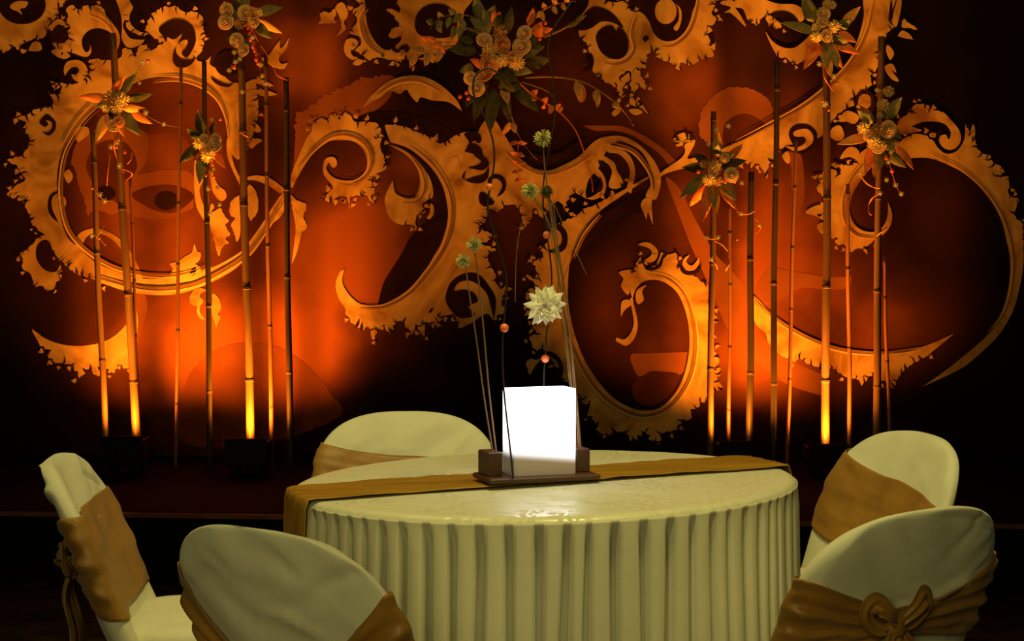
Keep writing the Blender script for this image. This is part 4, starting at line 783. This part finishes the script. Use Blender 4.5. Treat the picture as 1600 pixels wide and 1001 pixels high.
# dry grass blades fixed to the sticks
for pts, lab in (([(908, 708), (897, 580), (886, 470), (874, 400), (866, 330), (862, 312), (880, 350), (917, 430)], 'bent dry grass blade with its tip hanging right of the wires'),
                 ([(899, 708), (890, 600), (878, 480), (864, 390), (846, 322), (830, 316), (815, 350), (807, 398), (805, 472)], 'dry grass blade arching over and hanging down left of the white flower')):
    stick(pts, YB + .05, YB + .05, 1.2, 'grass', 'grass_blade', lab, 'grass', 'dry grass blades by the lantern', .8)
def wire(pts, Y, w, label, beads, spiky=None):
    root, base = stick(pts, Y, Y, w, 'wire', 'beaded_wire', label, 'wire', 'beaded wires by the lantern')
    for x, y, r in beads:
        c = at(x, y, Y) - base; rr = r * Y / F; MB().add(*sphere(c, rr, 14, 9)).build('bead', M['bead'], root)
    return root, base
wire([(802, 748), (797, 700), (788, 618), (785, 565), (786, 520), (790, 470), (791, 430), (780, 390), (768, 350), (762, 320), (766, 290), (772, 255), (770, 220), (758, 185), (745, 160), (739, 140), (742, 120), (752, 110), (766, 107), (780, 116)], 4.03, 3.2, 'curving black beaded wire standing in front of the lantern', [(765, 292, 5.5), (788, 512, 7)])
w2, wb = wire([(856, 744), (852, 680), (850, 612), (850, 580), (852, 560), (853, 530), (856, 500), (862, 440), (858, 390), (854, 367), (849, 330), (849, 290), (852, 265), (858, 235), (866, 190), (867, 160), (863, 120), (858, 95), (856, 78), (860, 58), (868, 40), (882, 20), (898, -6)], 4.20, 2.6, 'tall black beaded wire behind the lantern carrying a white flower', [(854, 367, 6), (852, 560, 6.5)])
# white flower
fc = at(851, 477, 4.175) - wb; k = 4.26 / F; fm = MB()
for ring, (n, r0, r1, tilt, wd) in enumerate(((12, 4, 33, .10, 12), (11, 4, 30, .45, 12), (10, 3, 27, .80, 11), (8, 2, 22, 1.10, 10), (6, 2, 16, 1.35, 8), (11, 4, 31, -.40, 12))):
    for i in range(n):
        a = 2 * math.pi * (i + .5 * ring + rnd(-.2, .2)) / n; tilt += rnd(-.14, .14)
        u = Vector((math.cos(a) * math.cos(tilt), -math.sin(tilt), math.sin(a) * math.cos(tilt) * 1.08)); nn = Vector((-math.cos(a) * math.sin(tilt), -math.cos(tilt), -math.sin(a) * math.sin(tilt)))
        v, f = leafmesh(fc + u * r0 * k, fc + u * r1 * k * rnd(.9, 1.1), wd * k, .3, .15, nn, 6)
        pt = meshobj('petal', v, f, M['white'], w2); solid(pt, .0008); pt['label'] = 'white pointed petal'

# ---------------------------------------------------------------- chairs with covers and sashes
ZSEAT, ZTOP, REC = .43, .825, R(22.5)
def backpt(phi, v, seed, grow=0.0, W=.262):
    z = .36 + (ZTOP - .36) * v
    q = max(0., (v - .58) / .42); w_ = W * (.93 + .07 * smooth(0, .6, v)) * max(.0, 1 - q ** 2.7) ** (1 / 2.7)
    t = .030 * (1 - .35 * v) * (1 - q ** 5) ** .5
    c, s = math.cos(phi), math.sin(phi)
    ex = 2 / 3.2; cx = math.copysign(abs(c) ** ex, c); sx = math.copysign(abs(s) ** ex, s)
    x = cx * (w_ + grow); y = sx * (t + grow)
    y += .035 * (cx * (w_ / W)) ** 2 - .17 - math.tan(REC) * (z - ZSEAT)
    n = noise.fractal(Vector((x * 5 + seed, z * 6 + x * 4, (3 if s > 0 else 9) + seed)), 1, 2, 2) * .012 * (1 - grow * 40)
    f = noise.ridged_multi_fractal(Vector((x * 3 + z * 5 + seed, z * 2 - x * 2, seed)), 1, 2, 1, 1, 2) * .007
    f += creases(x, z, 1 if s > 0 else 0, seed) * max(0, 1 - grow * 120)
    return Vector((x, y + (n + f) * (1 if s > 0 else -1) * min(1, abs(s) * 2), z))
CRE = {}
def creases(x, z, side, seed):
    k = (seed, side)
    if k not in CRE:
        rr = random.Random(int(seed * 100) + side); CRE[k] = []
        for _ in range(13):
            a = rr.uniform(.25, 1.0) * rr.choice((-1, 1)) * .9; CRE[k].append((rr.uniform(-.22, .22), rr.uniform(.46, .82), math.cos(a), math.sin(a), rr.uniform(.05, .16), rr.uniform(.007, .016), rr.uniform(-.010, .012)))
    h = 0
    for cx, cz, ca, sa, L, wd, am in CRE[k]:
        u = (x - cx) * ca + (z - cz) * sa; v = -(x - cx) * sa + (z - cz) * ca + u * u * .8
        if abs(u) < L: h += am * math.exp(-(v / wd) ** 2) * (1 - (u / L) ** 2)
    return h
def chair(x, y, yaw, label, seed, sash, hy=.125, cy=-.04):
    root = empty('banquet_chair', (x, y, 0), label, 'chair', 'covered chairs around the round table', yaw)
    NU = 110; rows = []
    for i in range(61):
        v = (1 - (1 - i / 60) ** 1.45) * .9995; rows.append([backpt(2 * math.pi * j / NU, v, seed) for j in range(NU)])
    MB().add(*grid(rows, True, True, True)).build('back_cover', M['cover'], root)
    # seat and hanging cover
    rows = []; hx = .225
    def sq(a, sx, sy, p=4, cy=cy): c, s = math.cos(a), math.sin(a); e = 2 / p; return Vector((math.copysign(abs(c) ** e, c) * sx, math.copysign(abs(s) ** e, s) * sy + cy, 0))
    for q, z in ((.02, .462), (.4, .462), (.75, .460), (.93, .455), (1.0, .440), (1.015, .42)): rows.append([sq(2 * math.pi * j / 72, hx * q, hy * q) + Vector((0, 0, z)) for j in range(72)])
    for lv in (.1, .25, .45, .7, 1):
        z = .42 * (1 - lv) + .006 * lv
        rows.append([sq(2 * math.pi * j / 72, hx * (1.015 + .07 * lv) , hy * (1.015 + .05 * lv)) + Vector((math.cos(2 * math.pi * j / 72), math.sin(2 * math.pi * j / 72), 0)) * .010 * lv * math.sin(j * 2 * math.pi / 72 * 12 + seed) + Vector((0, 0, z)) for j in range(72)])
    MB().add(*grid(rows, True, True, False)).build('seat_cover', M['cover'], root)
    # sash: wide across the front of the back, gathered to the knot behind
    zf, hf, zk, hk, tilt, kx = sash; rows = []; NUU = 110; NV = 33
    for i in range(NV):
        tt = -1 + 2 * i / (NV - 1); row = []
        for j in range(NUU):
            phi = 2 * math.pi * j / NUU; s = math.sin(phi); xx = math.cos(phi)
            if s >= -.05: zc = zf + tilt * xx; hh = hf
            else:
                side = zf + tilt * (1 if xx > kx else -1); e = min(1, abs(xx - kx) / (1 - kx if xx > kx else 1 + kx)); e = e ** .85
                zc = zk + (side - zk) * e; hh = hk + (hf - hk) * e ** .9
            z = zc + tt * hh; v = (z - .36) / (ZTOP - .36); v = max(.0, min(.97, v))
            p = backpt(phi, v, seed, .006)
            wr = math.sin(tt * 9 + xx * 2.5 + seed + 2 * noise.noise(Vector((xx * 2, tt, seed)))) * .0032 + noise.noise(Vector((xx * 3, tt * 4.5, seed))) * .006
            bk = smooth(.1, -.3, s) if False else 1 - smooth(-.35, .1, s)
            wr = wr * (.6 + .6 * bk) + bk * math.sin(tt * 13 + xx * 3 + seed) * .005
            nrm = Vector((xx * .6, s, 0)).normalized(); p = p + nrm * (.003 + max(wr, -.004)); row.append(p)
        rows.append(row)
    so = MB().add(*grid(rows, True)).build('sash', M['sash'], root); solid(so, .0015)
    # knot, loops, tails behind
    phi = -math.acos(max(-1, min(1, kx))); kp = backpt(phi, (zk - .36) / (ZTOP - .36), seed, .012); kp = kp + Vector((0, -.016, 0))
    def ribbon(name, pts, ws, tw):
        P = catmull(pts, 6); n = len(P); rr = []
        for i, p in enumerate(P):
            t = (P[min(i + 1, n - 1)] - P[max(i - 1, 0)]).normalized(); sd = t.cross(Vector((0, -1, .25))).normalized(); nr = sd.cross(t)
            u = i / (n - 1) * (len(ws) - 1); a = int(min(u, len(ws) - 2)); wv = ws[a] + (ws[a + 1] - ws[a]) * (u - a)
            rr.append([p + sd * wv * (q / 4 - 1) + nr * (.006 * math.sin(q * 1.9 + tw + i * .15)) for q in range(9)])
        solid(MB().add(*grid(rr, False)).build(name, M['sash'], so), .0015)
    m = MB(); v, f = sphere((0, 0, 0), 1, 14, 9)
    m.add([kp + Vector((a.x * .022, a.y * .016, a.z * .027)) * (1 + .18 * math.sin(a.z * 9 + a.x * 5)) for a in v], f); m.build('sash_knot', M['sash'], so)
    for sg in (-1, 1):
        ribbon('bow_loop', [kp, kp + Vector((sg * .03, -.022, .03)), kp + Vector((sg * .062, -.018, .05)), kp + Vector((sg * .075, -.004, .03)), kp + Vector((sg * .05, .002, .004)), kp + Vector((sg * .02, 0, -.004))], [.008, .017, .024, .022, .016, .008], seed)
        ribbon('sash_tail', [kp, kp + Vector((sg * .03, -.012, -.06)), kp + Vector((sg * .045, .008, -.14)), kp + Vector((sg * .05, .01, -.24))], [.010, .026, .034, .040], seed + sg)
    return root
def face(x, y): # yaw that turns the chair's front (+y) to the table
    return math.atan2(-(TX - x), TY - y)
def seatpos(px, py, d, turn=0):
    """chair whose back's top centre stands at depth d"""
    p = at(px, py, d); yaw = math.atan2(-(TX - p.x), TY - p.y) + turn
    o = Matrix.Rotation(yaw, 3, 'Z') @ Vector((0, -.17 - math.tan(REC) * (ZTOP - ZSEAT), 0)); return p.x - o.x, p.y - o.y, yaw
chair(*seatpos(633, 649, 5.20, R(-14)), 'white covered chair on the far side of the table, seen behind the cloth', 1.3, (.62, .085, .56, .03, .04, .0))
chair(*seatpos(84, 718, 4.12, R(1)), 'white covered chair at the far left turned sideways with rust sash', 4.1, (.605, .115, .57, .035, .0, .05), .165, .0)
chair(*seatpos(392, 828, 3.08, R(-12)), 'white covered chair at front left with its back to the viewer', 7.7, (.63, .10, .50, .03, .0, .0), .185, .02)
chair(*seatpos(1437, 682, 4.62, R(0)), 'white covered chair at the right behind another chair, sash sloping down', 10.2, (.61, .10, .56, .03, .05, .0))
chair(*seatpos(1458, 797, 3.30, R(-4)), 'white covered chair at front right with a tied gold bow', 13.9, (.625, .085, .605, .026, .0, -.08))
